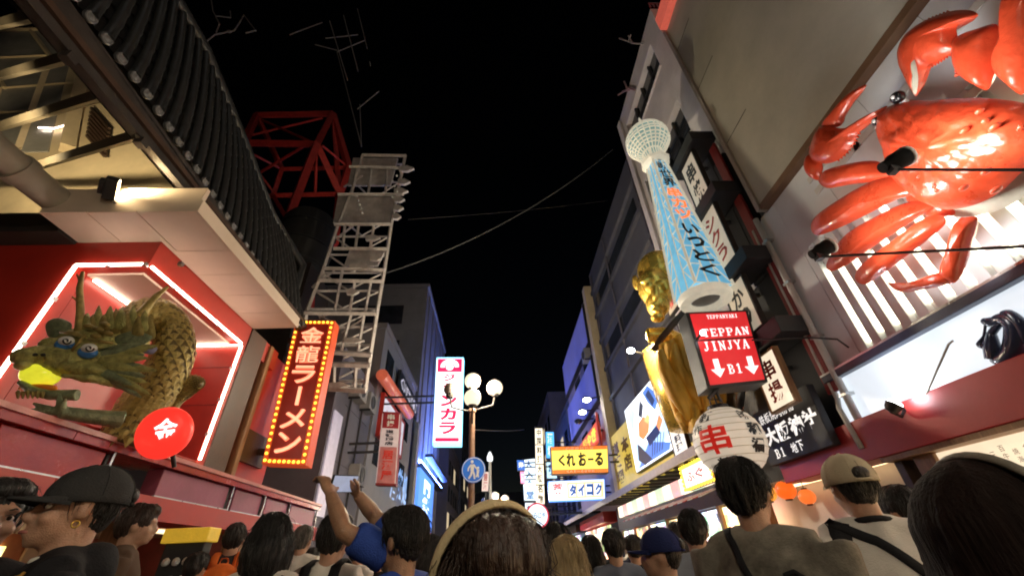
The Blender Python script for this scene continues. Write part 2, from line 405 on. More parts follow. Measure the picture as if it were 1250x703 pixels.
# neon tubes round the alcove
def neon(a, b, r=.021): return MB().tube([a, b], r, 8).build('neon_tube', M['neonwhite'], bld, smooth=True)
e = .03
neon((A.x, yB - e, zF - .35), (A.x, yB - e, zB)); neon((A.x, yB - e, zB + .01), (XL - .03, yB - e, zB + .01))
for k in range(4):                             # the long side tube is in four lengths
    y0 = yB + (yC - yB) * k / 4; neon((XL + e, y0 + .03, zB + .01), (XL + e, y0 + (yC - yB) / 4, zB + .01))
neon((XL + e, yC + .03, zF - .02), (XL + e, yC + .03, zB - .02))
neon((A.x + .02, yB + .25, zB - .035), (A.x + .02, yC, zB - .035), .014); neon((A.x + .05, yC - .02, zB - .035), (XL, yC - .02, zB - .035), .014)
# balcony below
yb0, yb1 = 1.5, 11.2
lip = onx(127, 529, XL + .25).z
MB().span((-12, yB - .9, lip - .13), (XL + .24, yB + .01, lip - .05)).span((XL - .2, yB + .02, lip - .13), (XL + .24, yb1, lip - .05)).build('balcony_fascia', M['redgloss'], bld)
MB().span((-12, yB - .93, lip - .05), (XL + .27, yB, lip)).span((XL + .1, yB + .001, lip - .05), (XL + .27, yb1, lip)).build('balcony_rail', pm('pale_red_trim', (.5, .17, .15), .35), bld)
pk = pm('pink_board', (.26, .055, .10), .4, var=.15, scale=2)
for i, (a, b) in enumerate(((3.75, 4.9), (5.85, 7.4), (7.6, 8.5), (8.7, 9.6), (9.8, 11.1))):
    p = MB().span((XL - .05, a, lip - .47), (XL + .16, b, lip - .14)).build('balcony_panel', pk if i else M['redgloss'], bld, bevel=.01)
    MB().box((XL + .18, (a + b) / 2, lip - .47), (.03, b - a + .1, .03)).build('panel_rail', M['steel'], p)
    MB().box((XL + .18, b + .07, lip - .31), (.03, .03, .36)).build('panel_post', M['steel'], p)
    MB().span((XL - .05, b + .09, lip - .47), (XL + .1, b + .2, lip - .14)).build('dark_post', M['blackmat'], bld)
MB().span((-12, yB - 1.0, lip - .74), (XL + .3, yB - .01, lip - .49)).span((XL - .2, yB, lip - .74), (XL + .3, yb1, lip - .49)).build('lower_fascia', M['red'], bld)
# far return of the shop and its interior below
MB().span((-9, 11.2, 0), (XL, 11.35, lip)).build('end_wall', M['darkred'], bld)
MB().span((-9, 2.0, 0), (-8.8, 11.2, 2.3)).build('back_wall', pm('warm_back_wall', (.45, .18, .1), .6, var=.35, scale=1.4), bld)
MB().span((-9, 1.0, 2.25), (XL + .1, 11.2, 2.3)).build('shop_ceiling', M['cream'], bld)
for y in (3.3, 5.8, 8.4, 10.6):
    MB().span((XL - .25, y, .12), (XL, y + .25, 2.25)).build('shop_post', M['wood' if y > 5 else 'brown'], bld, bevel=.01)
MB().span((-6.6, 3.6, .12), (-6.0, 10.9, 1.05)).build('counter', M['redgloss'], bld, bevel=.02)
for k in range(9):
    y = 3.0 + k * .95
    b_ = MB().lathe((XL - .1, y, 2.2), [(.02, .05), (.035, .03), (.035, 0)], 10).build('lamp_holder', M['white'], bld)
    MB().ell((XL - .1, y, 2.15), .06).build('bulb', M['warm'], b_, smooth=True)
for y in (3.2, 5.2, 7.2, 9.2): MB().box((-6.6, y + .6, 2.22), (.25, 1.3, .04)).build('ceiling_light', M['warmsoft'], bld)
for k, (y, z, c) in enumerate(((3.6, 1.75, 'red'), (5.0, 1.75, 'wood'), (6.4, 1.8, 'red'), (7.8, 1.75, 'cream'), (9.2, 1.8, 'red'))):
    MB().span((-8.78, y, z - .3), (-8.74, y + 1.0, z + .3)).build('menu_board', M['warmsoft'] if k % 2 else M['cream'], bld)
# soffit canopy
so0 = onz(240, 258, zS); xsl = onz(50, 262, zS).x; yS = so0.y; XO = -4.2 * (zS - EYE.z) / (onx(365, 400, -4.2).z - EYE.z) - .06; ySE = onz(365, 400, zS).y
cz = ony(45, 200, yS).z
fz = zS + .42
MB().span((xsl, yS, zS + .02), (XO, yS + .06, fz)).build('canopy_front', M['cream'], bld)
MB().span((XO, yS, zS), (XO + .03, ySE, zS + .2)).span((xsl, yS + .061, fz - .06), (XO - .2, yS + 1.3, fz)).build('canopy_top', M['cream'], bld)
n = 0
xs = [xsl, xsl + (XO - xsl) * .3, xsl + (XO - xsl) * .62, XO]
for i in range(3): MB().span((xs[i] + .006, yS, zS), (xs[i + 1] - .006, yB + .2, zS + .018)).build('soffit_panel', M['cream'], bld)
ys = [yB + .21 + (ySE - yB - .2) * k / 4 for k in range(5)]
for i in range(4): MB().span((XL - .2, ys[i], zS), (XO, ys[i + 1] - .012, zS + .018)).build('soffit_panel', M['cream'], bld)
MB().span((-12, yS + .3, zS - .03), (xsl - .02, yB + .2, zS + .3)).build('dark_soffit', M['fascia'], bld)
# beige upper wall, windows and louvres
yW = yS + 1.35
MB().prism([(-16, yW, zS + .05), (-5.3, yW, zS + .05), (-5.3, yW, 8.95), (-6, yW, 10.0), (-7, yW, 11.3), (-16, yW, 11.3)], (0, .2, 0)).build('upper_wall', M['beige'], bld)
def wpoly(pts, name, m, t=.05, off=.0, par=None):
    return MB().prism([ony(x, y, yW - off) for x, y in pts], (0, -t, 0)).build(name, m, par or bld)
g1 = wpoly([(-60, 40), (60, 38), (88, 68), (78, 105), (60, 186), (-60, 190)], 'window', M['glassgrey'], .03)
for a, b, w in (((38, 38), (62, 70), .07), ((62, 70), (22, 182), .09), ((0, 108), (104, 100), .035), ((-40, 140), (84, 133), .035), ((-20, 66), (6, 108), .06), ((-40, 72), (62, 68), .035), ((100, 92), (82, 182), .2), ((0, 108), (-20, 180), .06), ((-40, 38), (66, 36), .06)):
    MB().bar(ony(*a, yW - .05), ony(*b, yW - .05), w).build('window_bar', M['beige'], g1)
lt = MB().tube([ony(47, 156, yW - .07), ony(66, 157, yW - .07), ony(84, 152, yW - .07)], .012).build('lit_tube', M['neonwhite'], g1)
def louvre(x0, y0, x1, y1, n, dx):
    for k in range(n):
        t = (k + .5) / n
        MB().bar(ony(x0 + (x1 - x0) * t, y0 + (y1 - y0) * t, yW - .06), ony(x0 + (x1 - x0) * t + dx, y0 + (y1 - y0) * t + dx * 1.15, yW - .06), .05).build('louvre_slat', M['brown'], bld)
louvre(112, 130, 106, 168, 8, 22); louvre(2, -8, 36, -8, 9, 20)
# rafters reaching out to the eave, big pipe
for a, b in (((0, 28), (58, 14)), ((0, 92), (96, 66)), ((-6, 157), (130, 113)), ((30, 208), (166, 164))):
    MB().bar(ony(a[0] - 40, a[1] + 12, yW - .25), onx(b[0] + 4, b[1], -4.22), .095).build('rafter', pm('painted_rafter', (.075, .06, .04), .6), bld)
pz = zS + .75
p0, p1 = onz(70, 245, zS + .25), onz(-30, 165, zS + .25)
MB().tube([p0 + V(.0, .05, 0), p0.lerp(p1, .5), p1 + (p1 - p0) * 1.5], .17, 20).build('drain_pipe', M['pipe'], bld, smooth=True, autosmooth=40)
q_ = p0.lerp(p1, .45); MB().tube([q_, q_ + (p1 - p0).normalized() * .12], .195, 20).build('pipe_collar', M['pipe'], bld, smooth=True, autosmooth=40)
# floodlight on the canopy front
fl = thing('floodlight', onz(112, 205, zS + .3), 'square floodlight with lit lens fixed to the beige canopy over the dragon', 'floodlight')
fc = onz(112, 207, zS + .3); fc.y = yS - .12
axis = V(.75, .62, .2).normalized(); Q = V(0, 0, 1).rotation_difference(axis).to_matrix()
MB().box(fc, (.2, .26, .12), Q).box(fc - axis * .08, (.14, .18, .06), Q).build('lamp_body', M['black'], fl, bevel=.01)
MB().box(fc + axis * .064, (.16, .22, .01), Q).build('lens', M['warm'], fl)
MB().tube([fc - axis * .08, fc + V(.02, .1, -.12), fc + V(.05, .16, -.16)], .02).build('bracket', M['steel'], fl)
ar = bpy.data.lights.new('flood', 'SPOT'); ar.energy = 120; ar.color = (1, .78, .42); ar.spot_size = R(125); ar.spot_blend = .6; ar.shadow_soft_size = .08
ao = bpy.data.objects.new('flood_beam', ar); COL.objects.link(ao); ao.location = fc + axis * .1 + V(0, -.03, .02)
ao.rotation_euler = V(.62, .55, .55).to_track_quat('-Z', 'Y').to_euler()
# an added lamp inside the eave, put in to brighten the upper wall
fl2 = thing('floodlight', onz(60, 150, zS + .5), 'lamp on the beige wall above the canopy, washing the upper windows', 'floodlight')
f2 = V(-6.6, yS - .35, zS + .7)
MB().box(f2, (.2, .12, .1)).build('lamp_body', M['black'], fl2, bevel=.01); MB().box(f2 + V(0, .0, .056), (.16, .09, .01)).build('lens', M['warm'], fl2)
MB().tube([f2, (f2.x, yS + .02, zS + .4)], .015).build('bracket', M['steel'], fl2)
ar = bpy.data.lights.new('added_wall_wash', 'SPOT'); ar.energy = 160; ar.color = (1, .8, .45); ar.spot_size = R(150); ar.spot_blend = .8; ar.shadow_soft_size = .1
ao = bpy.data.objects.new('added_wall_wash_beam', ar); COL.objects.link(ao); ao.location = f2 + V(0, 0, .08); ao.rotation_euler = V(-.1, .35, .9).to_track_quat('-Z', 'Y').to_euler()

# ---- tiled eave (part of the shop's roof)
XE, XR_ = -4.2, -5.0
el0, el1 = onx(95, 68, XE), onx(365, 400, XE); zl = (el0.z + el1.z) / 2
def zdot(y):  # the line of round tile ends
    a, b, c = onx(100, 5, XE), onx(187, 123, XE), onx(350, 375, XE)
    if y < b.y: t = (y - a.y) / (b.y - a.y); return a.z + (b.z - a.z) * t
    t = (y - b.y) / (c.y - b.y); return b.z + (c.z - b.z) * min(t, 1.25)
rp_ = [onx(*p, XR_) for p in ((215, 0), (250, 60), (300, 180), (330, 260), (370, 325))]
def ztop(y):
    P = rp_
    if y <= P[0].y: return P[0].z
    for a, b in zip(P, P[1:]):
        if y <= b.y: return a.z + (b.z - a.z) * (y - a.y) / (b.y - a.y)
    return P[-1].z
MB().prism([(XE, .6, zl), (XE, yE, zl), (XE, yE, zdot(yE) - .02), (XE, 4.5, zdot(4.5) - .05), (XE, .6, zdot(2.) - .05)], (-.12, 0, 0)).build('eave_fascia', M['fascia'], bld)
MB().prism([(XE + .05, .6, zl + .12), (XE + .05, yE, zl + .1), (XE + .05, yE, zl + .16), (XE + .05, .6, zl + .2)], (-.049, 0, 0)).build('eave_moulding', M['brown'], bld)
for y in [1.2 + k * 1.0 for k in range(7)]: MB().box((XE - .02, y, zl - .04), (.1, .1, .1)).build('eave_hook', M['fascia'], bld)
ny = 34; y0_, y1_ = .8, yE - .1
for k in range(ny):
    y = y0_ + (y1_ - y0_) * k / (ny - 1); zb, zt = zdot(y), ztop(y); sp = (y1_ - y0_) / (ny - 1)
    pts = []; rad = []
    N = 9
    for i in range(N):
        for jj, dr in ((0, 1.12), (.94, .94)):
            t = (i + jj) / N; pts.append((XE + (XR_ - XE) * t ** 1.25, y, zb + (zt - zb) * t)); rad.append(.056 * dr)
    tr = MB().tube(pts, rad, 8).build('roof_tile_row', M['tile'], bld, smooth=True, autosmooth=50)
    pv = []
    for i in range(10):
        t = i / 9; pv.append((XE - .03 + (XR_ - XE) * t ** 1.25, zb + (zt - zb) * t - .01))
    pan = MB()
    for i in range(9):
        (xa, za), (xb, zb2) = pv[i], pv[i + 1]
        pan.add([(xa + .03, y, za), (xa, y + sp / 2, za - .02), (xa + .03, y + sp, za), (xb, y + sp, zb2), (xb - .03, y + sp / 2, zb2 - .02), (xb, y, zb2)], [(0, 1, 4, 5), (1, 2, 3, 4)])
    pan.build('roof_pan', M['tile'], tr)
    d = MB().lathe((XE + .005, y, zb - .02), [(.0, -.02), (.064, -.02), (.064, .02), (.054, .027), (.042, .02), (.036, .02), (.016, .028), (0, .03)], 14, (1, 0, -.25))
    d.build('tile_end', pm('tile_end_glaze', (.10, .10, .105), .35, var=.3, scale=12), tr, smooth=True, autosmooth=40)
MB().tube([(XR_ - .03, .6, ztop(.6) + .02)] + [(XR_ - .03, p.y, p.z + .02) for p in rp_] + [(XR_ + .35, yE + .15, zl + .9), (XE - .05, yE + .18, zl + .05)], .12, 10).build('roof_ridge', M['tile'], bld, smooth=True)
MB().prism([(XR_ - .1, p.y, p.z) for p in rp_] + [(XR_ - .1, yE, zl + 1.25), (XR_ - .1, .6, zl + 1.25), (XR_ - .1, .6, rp_[0].z)], (-.05, 0, 0)).build('roof_backing', M['fascia'], bld)

# ---- dragon
dr = thing('dragon_figure', (A.x + .4, yB + .5, zF), 'green bronze dragon with blue eyes leaning out of the neon framed alcove', 'dragon figure')
yD = yB - .22
def dp(x, y, dy=0.): return ony(x, y, yD + dy)
sc = (dp(101, 430) - dp(100, 430)).length        # metres per pixel at the head
mb = MB()
def de(x, y, rx, ry, dz=.1, dy=0, rot=0): mb.ell(dp(x, y, dy), (rx * sc, dz, ry * sc), Matrix.Rotation(R(rot), 3, 'Y'), 16, 10)
de(108, 425, 44, 30, .22, .06); de(70, 438, 44, 17, .15, -.08, -6 + 12); de(36, 436, 18, 12, .12, -.16); de(85, 450, 60, 10, .14, -.06, 8); de(120, 445, 38, 22, .2, .05)
de(128, 402, 34, 16, .16, .1); de(28, 446, 9, 6, .06, -.2); de(44, 428, 10, 6, .06, -.2); de(62, 420, 12, 8, .08, -.1); de(150, 420, 30, 26, .2, .2)
mb.tube([dp(76, 458, -.2), dp(110, 462, -.15), dp(150, 470, .02)], [.02, .035, .05], 8)
head = remesh(mb, 'head', M['bronze'], .012, dr, 2, lambda p: .010 * noise.noise(p * 14) + .006 * noise.noise(p * 34))
mb = MB(); 
mb.tube([dp(95, 482, .0), dp(60, 482, -.08), dp(38, 476, -.14), dp(24, 466, -.17)], [.07, .06, .05, .03], 10, sx=.8)
remesh(mb, 'lower_jaw', M['bronzeblue'], .012, dr, 2, lambda p: .006 * noise.noise(p * 20))
MB().ell(dp(46, 474, -.08), (22 * sc, .06, 5 * sc)).build('mouth_lining', pm('orange_enamel', (.75, .22, .02), .4), dr, smooth=True)
MB().ell(dp(50, 457, -.07), (21 * sc, .13, 15 * sc), Matrix.Rotation(R(10), 3, 'Y'), 20, 14).build('glowing_ball', pm('yellow_ball', (.8, .78, .05), .25, 0, .1, 5, .03, (.85, .85, .04), .22, .5), dr, smooth=True)
for k in range(6): MB().tube([dp(22 + k * 6, 478 + (k % 2), -.17), dp(22 + k * 6, 486, -.18)], [.018, .008], 6).build('tooth', M['goldscale'], dr)
for x, y in ((81, 418), (109, 427)):
    ey = MB().ell(dp(x - 2, y + 3, -.17), (12 * sc, .05, 7.5 * sc), Matrix.Rotation(R(14), 3, 'Y')).build('eye_socket', M['blue'], dr, smooth=True)
    MB().ell(dp(x, y - 2, -.205), (9 * sc, .045, 6 * sc), Matrix.Rotation(R(10), 3, 'Y')).build('eyeball', M['white'], ey, smooth=True)
    MB().tube([dp(x + 6 * math.cos(a) * (1 - a / 9), y - 2 + 4.4 * math.sin(a) * (1 - a / 9), -.255 + .003 * a) for a in [k * .5 for k in range(15)]], .008, 5).build('pupil_spiral', M['inkblack'], ey)
for a, b, c in (((74, 405), (92, 407), (104, 412)), ((108, 414), (124, 417), (139, 419))):
    MB().tube([dp(*a, -.2), dp(*b, -.24), dp(*c, -.2)], [.012, .022, .01], 8).build('brow', M['goldscale'], dr, smooth=True)
for x in (43, 53): MB().ell(dp(x, 433, -.27), (2.2 * sc, .02, 2 * sc)).build('nostril', M['inkblack'], dr)
MB().tube([dp(88, 428, -.2), dp(96, 418, -.25), dp(103, 408, -.24)], [.012, .018, .012], 8).build('nose_ridge', M['goldscale'], dr, smooth=True)
MB().tube([dp(97, 405, -.1), dp(98, 380, -.14), dp(97, 352, -.18), dp(101, 332, -.18)], [.045, .036, .03, .016], 9).tube([dp(96, 368, -.16), dp(88, 362, -.2)], [.016, .006], 6).tube([dp(99, 345, -.18), dp(94, 335, -.2)], [.018, .008], 6).build('horn', M['goldscale'], dr, smooth=True)
MB().tube([dp(150, 400, .1), dp(175, 380, .1), dp(190, 362, .05), dp(205, 350, .0)], [.06, .05, .035, .014], 9).tube([dp(185, 368, .05), dp(200, 352, .05)], [.02, .01], 6).build('horn', M['goldscale'], dr, smooth=True)
def leaf(pts, m, dy, name, h=.03, par=dr):
    P = [dp(x, y, dy) for x, y in pts]; c = sum(P, Vector()) / len(P); MB().inflate(P, c, (0, -1, 0), h, 4, .4, .006).build(name, m, par, smooth=True)
leaf([(56, 395), (70, 388), (88, 396), (78, 414), (60, 412)], M['bronzeblue'], -.05, 'ear')
leaf([(140, 412), (162, 403), (186, 410), (176, 420), (150, 424)], M['bronzeblue'], -.08, 'ear')
leaf([(176, 420), (192, 424), (186, 432), (174, 430)], pm('violet_enamel', (.25, .25, .42), .35), -.06, 'ear_tip')
random.seed(3)
for k in range(16):                                   # mane
    t = k / 15; a = -.5 + t * 1.15
    x0, y0 = 118 + 8 * math.sin(k), 440 - 6 + t * 20
    L_ = 58 + 14 * math.sin(k * 2.1)
    x1, y1 = x0 + L_ * math.cos(a * .7 + .1), y0 + L_ * math.sin(a * .7 + .1)
    leaf([(x0, y0 - 5), ((x0 + x1) / 2, (y0 + y1) / 2 - 7), (x1, y1), ((x0 + x1) / 2, (y0 + y1) / 2 + 6), (x0, y0 + 5)], M['bronze'] if k % 3 else M['bronzeblue'], -.1 + .012 * (k % 4), 'mane_lock', .025)
for k in range(12):
    x, y = 105 + k * 7, 392 - 6 * math.sin(k * .3) + (k % 2) * 6
    leaf([(x - 7, y + 14), (x - 4, y - 2), (x + 2, y - 10 - 3 * (k % 3)), (x + 7, y), (x + 7, y + 14)], M['goldscale'] if k % 2 else M['bronze'], -.1 + .02 * (k % 3), 'crest_plate', .03)
# curls on the forehead
for x, y in ((108, 398), (120, 402), (128, 396), (117, 410), (132, 407)): MB().ell(dp(x, y, -.2), (7 * sc, .03, 3.2 * sc), Matrix.Rotation(R(12), 3, 'Y')).build('curl', M['goldscale'], dr, smooth=True)
def coil(path, rads, name, spikes=True):
    P = [ony(x, y, yB + d) for x, y, d in path]; S_ = []; Rr = []
    n = len(P)
    for i in range(n - 1):
        a, b, c, d = P[max(0, i - 1)], P[i], P[i + 1], P[min(n - 1, i + 2)]
        for k in range(6):
            t = k / 6; S_.append(.5 * ((2 * b) + (c - a) * t + (2 * a - 5 * b + 4 * c - d) * t * t + (3 * b - a - 3 * c + d) * t ** 3)); Rr.append(rads[i] + (rads[i + 1] - rads[i]) * t)
    S_.append(P[-1]); Rr.append(rads[-1])
    bd = MB().tube(S_, Rr, 14).build(name, pm('dragon_hide', (.15, .11, .04), .5, .1, var=.4, scale=10), dr, smooth=True)
    sc_ = MB()
    for i in range(1, len(S_) - 1):
        t = (S_[i + 1] - S_[i - 1]).normalized(); u = t.cross(V(0, -1, 0)).normalized(); w = t.cross(u)
        for j in range(12):
            a = 2 * math.pi * (j + .5 * (i % 2)) / 12; d = u * math.cos(a) + w * math.sin(a); s_ = t.cross(d)
            c = S_[i] + d * Rr[i]; h = Rr[i] * .34
            sc_.add([c - t * h * .3 + d * .004, c + s_ * h * .75 + d * .006, c + t * h * 1.4 + d * .018, c - s_ * h * .75 + d * .006, c + d * .02], [(0, 1, 4), (1, 2, 4), (2, 3, 4), (3, 0, 4)])
    tag(sc_.build('scales', M['goldscale'], bd), kind='stuff')
    if spikes:
        for i in range(2, len(S_) - 2, 1):
            t = (S_[i + 1] - S_[i - 1]).normalized(); u = t.cross(V(0, -1, 0)).normalized()
            MB().tube([S_[i] + u * Rr[i] * .9, S_[i] + u * (Rr[i] * 1.16 + .02) - t * .02], [.03, .006], 5).build('back_spike', M['goldscale'], bd)
coil([(140, 420, .1), (165, 392, .25), (190, 382, .4), (208, 398, .55), (212, 430, .6), (196, 465, .65), (172, 500, .7), (150, 545, .7)], [.2, .2, .19, .2, .22, .23, .24, .24], 'body')
coil([(190, 520, 1.0), (200, 490, .95), (220, 474, .9), (238, 468, .9), (246, 470, .9)], [.16, .17, .15, .09, .03], 'tail')
mb = MB()
mb.tube([dp(150, 512, .3), dp(110, 508, .1), dp(75, 503, -.05)], [.09, .07, .06], 9)
for a in ((40, 492), (34, 500), (72, 480), (80, 486)): mb.tube([dp(74, 503, -.05), dp((74 + a[0]) / 2, (500 + a[1]) / 2 + 2, -.1), dp(*a, -.12)], [.04, .03, .014], 7)
remesh(mb, 'claw', M['bronzeblue'], .012, dr, 2)
# round red shop lantern sign with the character for gold
q = onx(201, 528, XL + .1)
rl = thing('round_sign', q, 'glowing round red sign with a white character, below the dragon tail', 'sign')
r_ = 31 * (onx(202, 528, XL + .1) - onx(201, 528, XL + .1)).length * .62
rc = ony(201, 528, yB - .25); rr = 31 * (ony(202, 528, rc.y) - ony(201, 528, rc.y)).length
rax = V(.1, -1, -.25).normalized()
WL[rl.name] = Vector(rl.location)
MB().lathe(rc, [(0, -.09), (rr * .7, -.09), (rr * .95, -.05), (rr, 0), (rr * .97, .04), (rr * .8, .075), (0, .09)], 28, rax).build('disc', glow('red_disc', (1, .035, .022), .42, .05), rl, smooth=True)
u = V(1, .1, 0).normalized(); v = V(0, -.2, 1); v = (v - rax * v.dot(rax)).normalized(); u = v.cross(-rax).normalized() * -1
u = u if u.x > 0 else -u
def disc_q(c, cx_, cy_, hw): return [c + u * (cx_ - hw) + v * (cy_ + hw), c + u * (cx_ + hw) + v * (cy_ + hw), c + u * (cx_ + hw) + v * (cy_ - hw), c + u * (cx_ - hw) + v * (cy_ - hw)]
letters(disc_q(rc + rax * .095, .25 * rr, .12 * rr, .42 * rr), [('金', 0, 0, 1, 1)], glow('white_letter', (1, .93, .9), .8), rl, bold=.02, eps=.004, rot=.12)
MB().tube([rc - rax * .08, rc + V(0, .3, -.25)], .02).build('bracket', M['black'], rl)

# ---- tall vertical noodle sign
yk = 8.2
qk = [ony(361, 391, yk), ony(409, 391, yk), ony(373, 568, yk), ony(319, 566, yk)]
ks = thing('vertical_sign', qk[3], 'tall red sign with neon characters ringed by yellow bulbs, under the eave end', 'sign')
slab(qk, .32, 'sign_box', pm('orange_red_box', (.5, .07, .02), .4, em=(1, .12, .03), es=.10), ks, bevel=.015)
slab(inset(qk, .13, .035, .012), .01, 'sign_face', pm('dark_red_face', (.14, .012, .008), .4, em=(1, .05, .02), es=.035), ks)
cells = column('金龍ラーメン', .24, .80, .055, .95, .16)
letters(qk, cells, M['neonred'], ks, eps=.03, bold=.035, depth=.02)
letters(qk, cells, glow('neon_core', (1, .36, .2), .8), ks, 'letter_core', eps=.054, bold=.0)
nrm = (qk[3] - qk[0]).cross(qk[1] - qk[0]).normalized()
bm_ = MB().lathe((0, 0, 0), [(.0, 0), (.026, 0), (.028, .012), (.018, .028), (0, .032)], 8, nrm).mesh('bulb', M['yellowbulb'])
for i in range(25):
    for s in (.065, .935):
        o = link('bulb', bm_); o.location = quadpt(qk, s, .022 + .956 * i / 24) + nrm * .004; attach(o, ks)
for i in range(1, 8):
    for t in (.018, .982):
        o = link('bulb', bm_); o.location = quadpt(qk, .065 + .87 * i / 8, t) + nrm * .004; attach(o, ks)
MB().span((XL - .1, yk + .08, zF + .4), (qk[3].x + .02, yk + .2, zF + .5)).build('bracket', M['brown'], ks)
MB().span((XL - .1, yk + .08, qk[0].z - .5), (qk[0].x + .1, yk + .2, qk[0].z - .4)).build('bracket', M['brown'], ks)

# ---- red steel tower and white lattice sign on the roofs
rt = thing('red_lattice_tower', ony(350, 400, 13), 'red steel lattice frame rising behind the tiled eave', 'tower')
N5 = lambda x, y, d: ony(230 + x / 2.8125, 100 + y / 2.8125, d)
nd = dict(TL=N5(235, 115, 15), TR=N5(495, 110, 15), LE=N5(190, 210, 13.2), CE=N5(440, 215, 13.2), RI=N5(550, 295, 15), LR=N5(520, 385, 15), LO=N5(340, 475, 13.2), ML=N5(320, 300, 15), BL=N5(290, 390, 15), W1=N5(60, 300, 13.2), W2=N5(130, 440, 15), R2=N5(500, 560, 15), L2=N5(300, 640, 13.2))
for a, b, w in (('TL', 'TR', .3), ('TL', 'LE', .28), ('LE', 'CE', .3), ('CE', 'TR', .3), ('TL', 'ML', .22), ('CE', 'LO', .32), ('CE', 'LR', .3), ('TR', 'RI', .3), ('TR', 'LR', .2), ('RI', 'LR', .3), ('ML', 'RI', .2), ('ML', 'BL', .2), ('BL', 'LR', .22), ('LE', 'W1', .28), ('LO', 'L2', .32), ('BL', 'W2', .2), ('LR', 'R2', .3), ('W1', 'L2', .2), ('W2', 'R2', .2), ('W1', 'W2', .2), ('L2', 'R2', .2), ('LO', 'BL', .16)):
    MB().bar(nd[a], nd[b], w).build('beam', M['redsteel'], rt)
for a, b in (((190, 190, 14), (460, 125, 15)), ((240, 315, 14.2), (400, 220, 13.3)), ((195, 235, 13.3), (320, 300, 15)), ((440, 230, 13.3), (435, 390, 15)), ((460, 220, 13.3), (545, 290, 15)), ((250, 130, 15), (430, 210, 13.3)), ((205, 260, 13.4), (300, 390, 15)), ((495, 130, 14.9), (510, 370, 14.9))):
    MB().bar(N5(*a), N5(*b), .1).build('brace', M['redsteel'], rt)
MB().bar(N5(420, 640, 12), N5(410, 780, 12), .3).build('post', M['redsteel'], rt)
wt = thing('white_lattice_sign', ony(430, 470, 11), 'tall pale steel lattice sign tower behind the bulb ringed sign', 'sign tower')
N4 = lambda x, y, d=11.: ony(340 + x / 2.196, 160 + y / 2.196, d)
L = [(225, 65), (200, 150), (160, 250), (120, 370), (75, 485), (58, 600), (60, 695)]; Rr = [(340, 65), (322, 150), (302, 250), (284, 370), (264, 485), (246, 600), (232, 695)]
for d in (11., 11.5):
    for P in (L, Rr):
        for a, b in zip(P, P[1:]): MB().bar(N4(*a, d), N4(*b, d), .09).build('mast', M['whitesteel'], wt)
for (x0, y0, x1, y1) in ((225, 65, 342, 67), (190, 96, 360, 100), (160, 170, 335, 170), (150, 250, 302, 250), (148, 315, 290, 316), (120, 368, 285, 372), (110, 400, 278, 403), (70, 487, 266, 489), (100, 590, 250, 600), (120, 625, 246, 628), (135, 690, 234, 696)):
    MB().bar(N4(x0, y0, 10.93), N4(x1, y1, 10.93), .11).build('rail', M['whitesteel'], wt)
for k in range(13):
    t_ = (k + .5) / 13; a = L[0]; ya = 65 + 630 * t_
    def ex(P, y):
        for (xa, y0), (xb, y1) in zip(P, P[1:]):
            if y0 <= y <= y1: return xa + (xb - xa) * (y - y0) / (y1 - y0)
        return P[-1][0]
    MB().bar(N4(ex(L, ya), ya, 11.5), N4(ex(Rr, ya), ya, 11.5), .07).build('rear_rail', M['whitesteel'], wt)
    yb_ = min(694, ya + 46)
    MB().bar(N4(ex(L, ya), ya, 11.45), N4((ex(L, yb_) + ex(Rr, yb_)) / 2, yb_, 11.45), .05).bar(N4(ex(Rr, ya), ya, 11.45), N4((ex(L, yb_) + ex(Rr, yb_)) / 2, yb_, 11.45), .05).build('rear_brace', M['whitesteel'], wt)
    MB().bar(N4(ex(Rr, ya), ya, 11), N4(ex(Rr, ya), ya, 11.5), .05).build('tie', M['whitesteel'], wt)
for (x0, y0, x1, y1) in ((178, 250, 172, 312), (215, 250, 206, 312), (256, 250, 246, 312), (172, 370, 150, 485), (205, 400, 190, 485), (248, 400, 232, 487), (196, 487, 168, 590), (230, 487, 212, 600), (208, 628, 205, 690), (150, 628, 148, 690), (210, 98, 196, 170), (250, 98, 240, 170), (292, 98, 286, 170)):
    MB().bar(N4(x0, y0, 10.98), N4(x1, y1, 10.98), .07).build('upright', M['whitesteel'], wt)
for (x0, y0, x1, y1) in ((175, 150, 225, 120), (165, 280, 200, 255), (120, 395, 150, 375), (90, 420, 125, 385), (170, 540, 225, 505), (110, 500, 140, 488)):
    MB().bar(N4(x0, y0, 11.2), N4(x1, y1, 10.95), .06).build('strut', M['whitesteel'], wt)
for x0, y0, x1, y1 in ((200, 72, 300, 145), (160, 172, 300, 246), (190, 320, 265, 360)):
    MB().prism([N4(x0, y0, 11.1), N4(x1 + 20, y0, 11.1), N4(x1, y1, 11.1), N4(x0 - 14, y1, 11.1)], (0, .08, 0)).build('sheet', M['whitesteel'], wt)
for (x, y, l) in ((345, 100, 36), (338, 135, 30), (330, 160, 34), (325, 182, 26), (322, 205, 26), (318, 228, 20), (255, 285, 36), (262, 340, 28), (205, 560, 48), (165, 680, 50), (200, 430, 30), (225, 360, 60)):
    P = [N4(x - l * .6, y - 6, 10.85), N4(x, y - 8, 10.85), N4(x + l * .5, y, 10.85), N4(x, y + 7, 10.85), N4(x - l * .6, y + 6, 10.85)]
    MB().prism(P, (0, .1, 0)).build('letter_fin', M['whitesteel'], wt)
for k in range(10): MB().ell(N4(210 + (k % 5) * 3.5, 175 + (k % 5) * 11, 10.8) if k < 5 else N4(305 + (k % 3) * 6, 120 + (k - 5) * 14, 10.8), .05, nu=6, nv=4).build('lamp', pm('unlit_bulb', (.7, .7, .68), .2), wt)
tk = thing('water_tank', ony(375, 330, 12.2), 'dark round tank on the roof between red and white steelwork', 'tank')
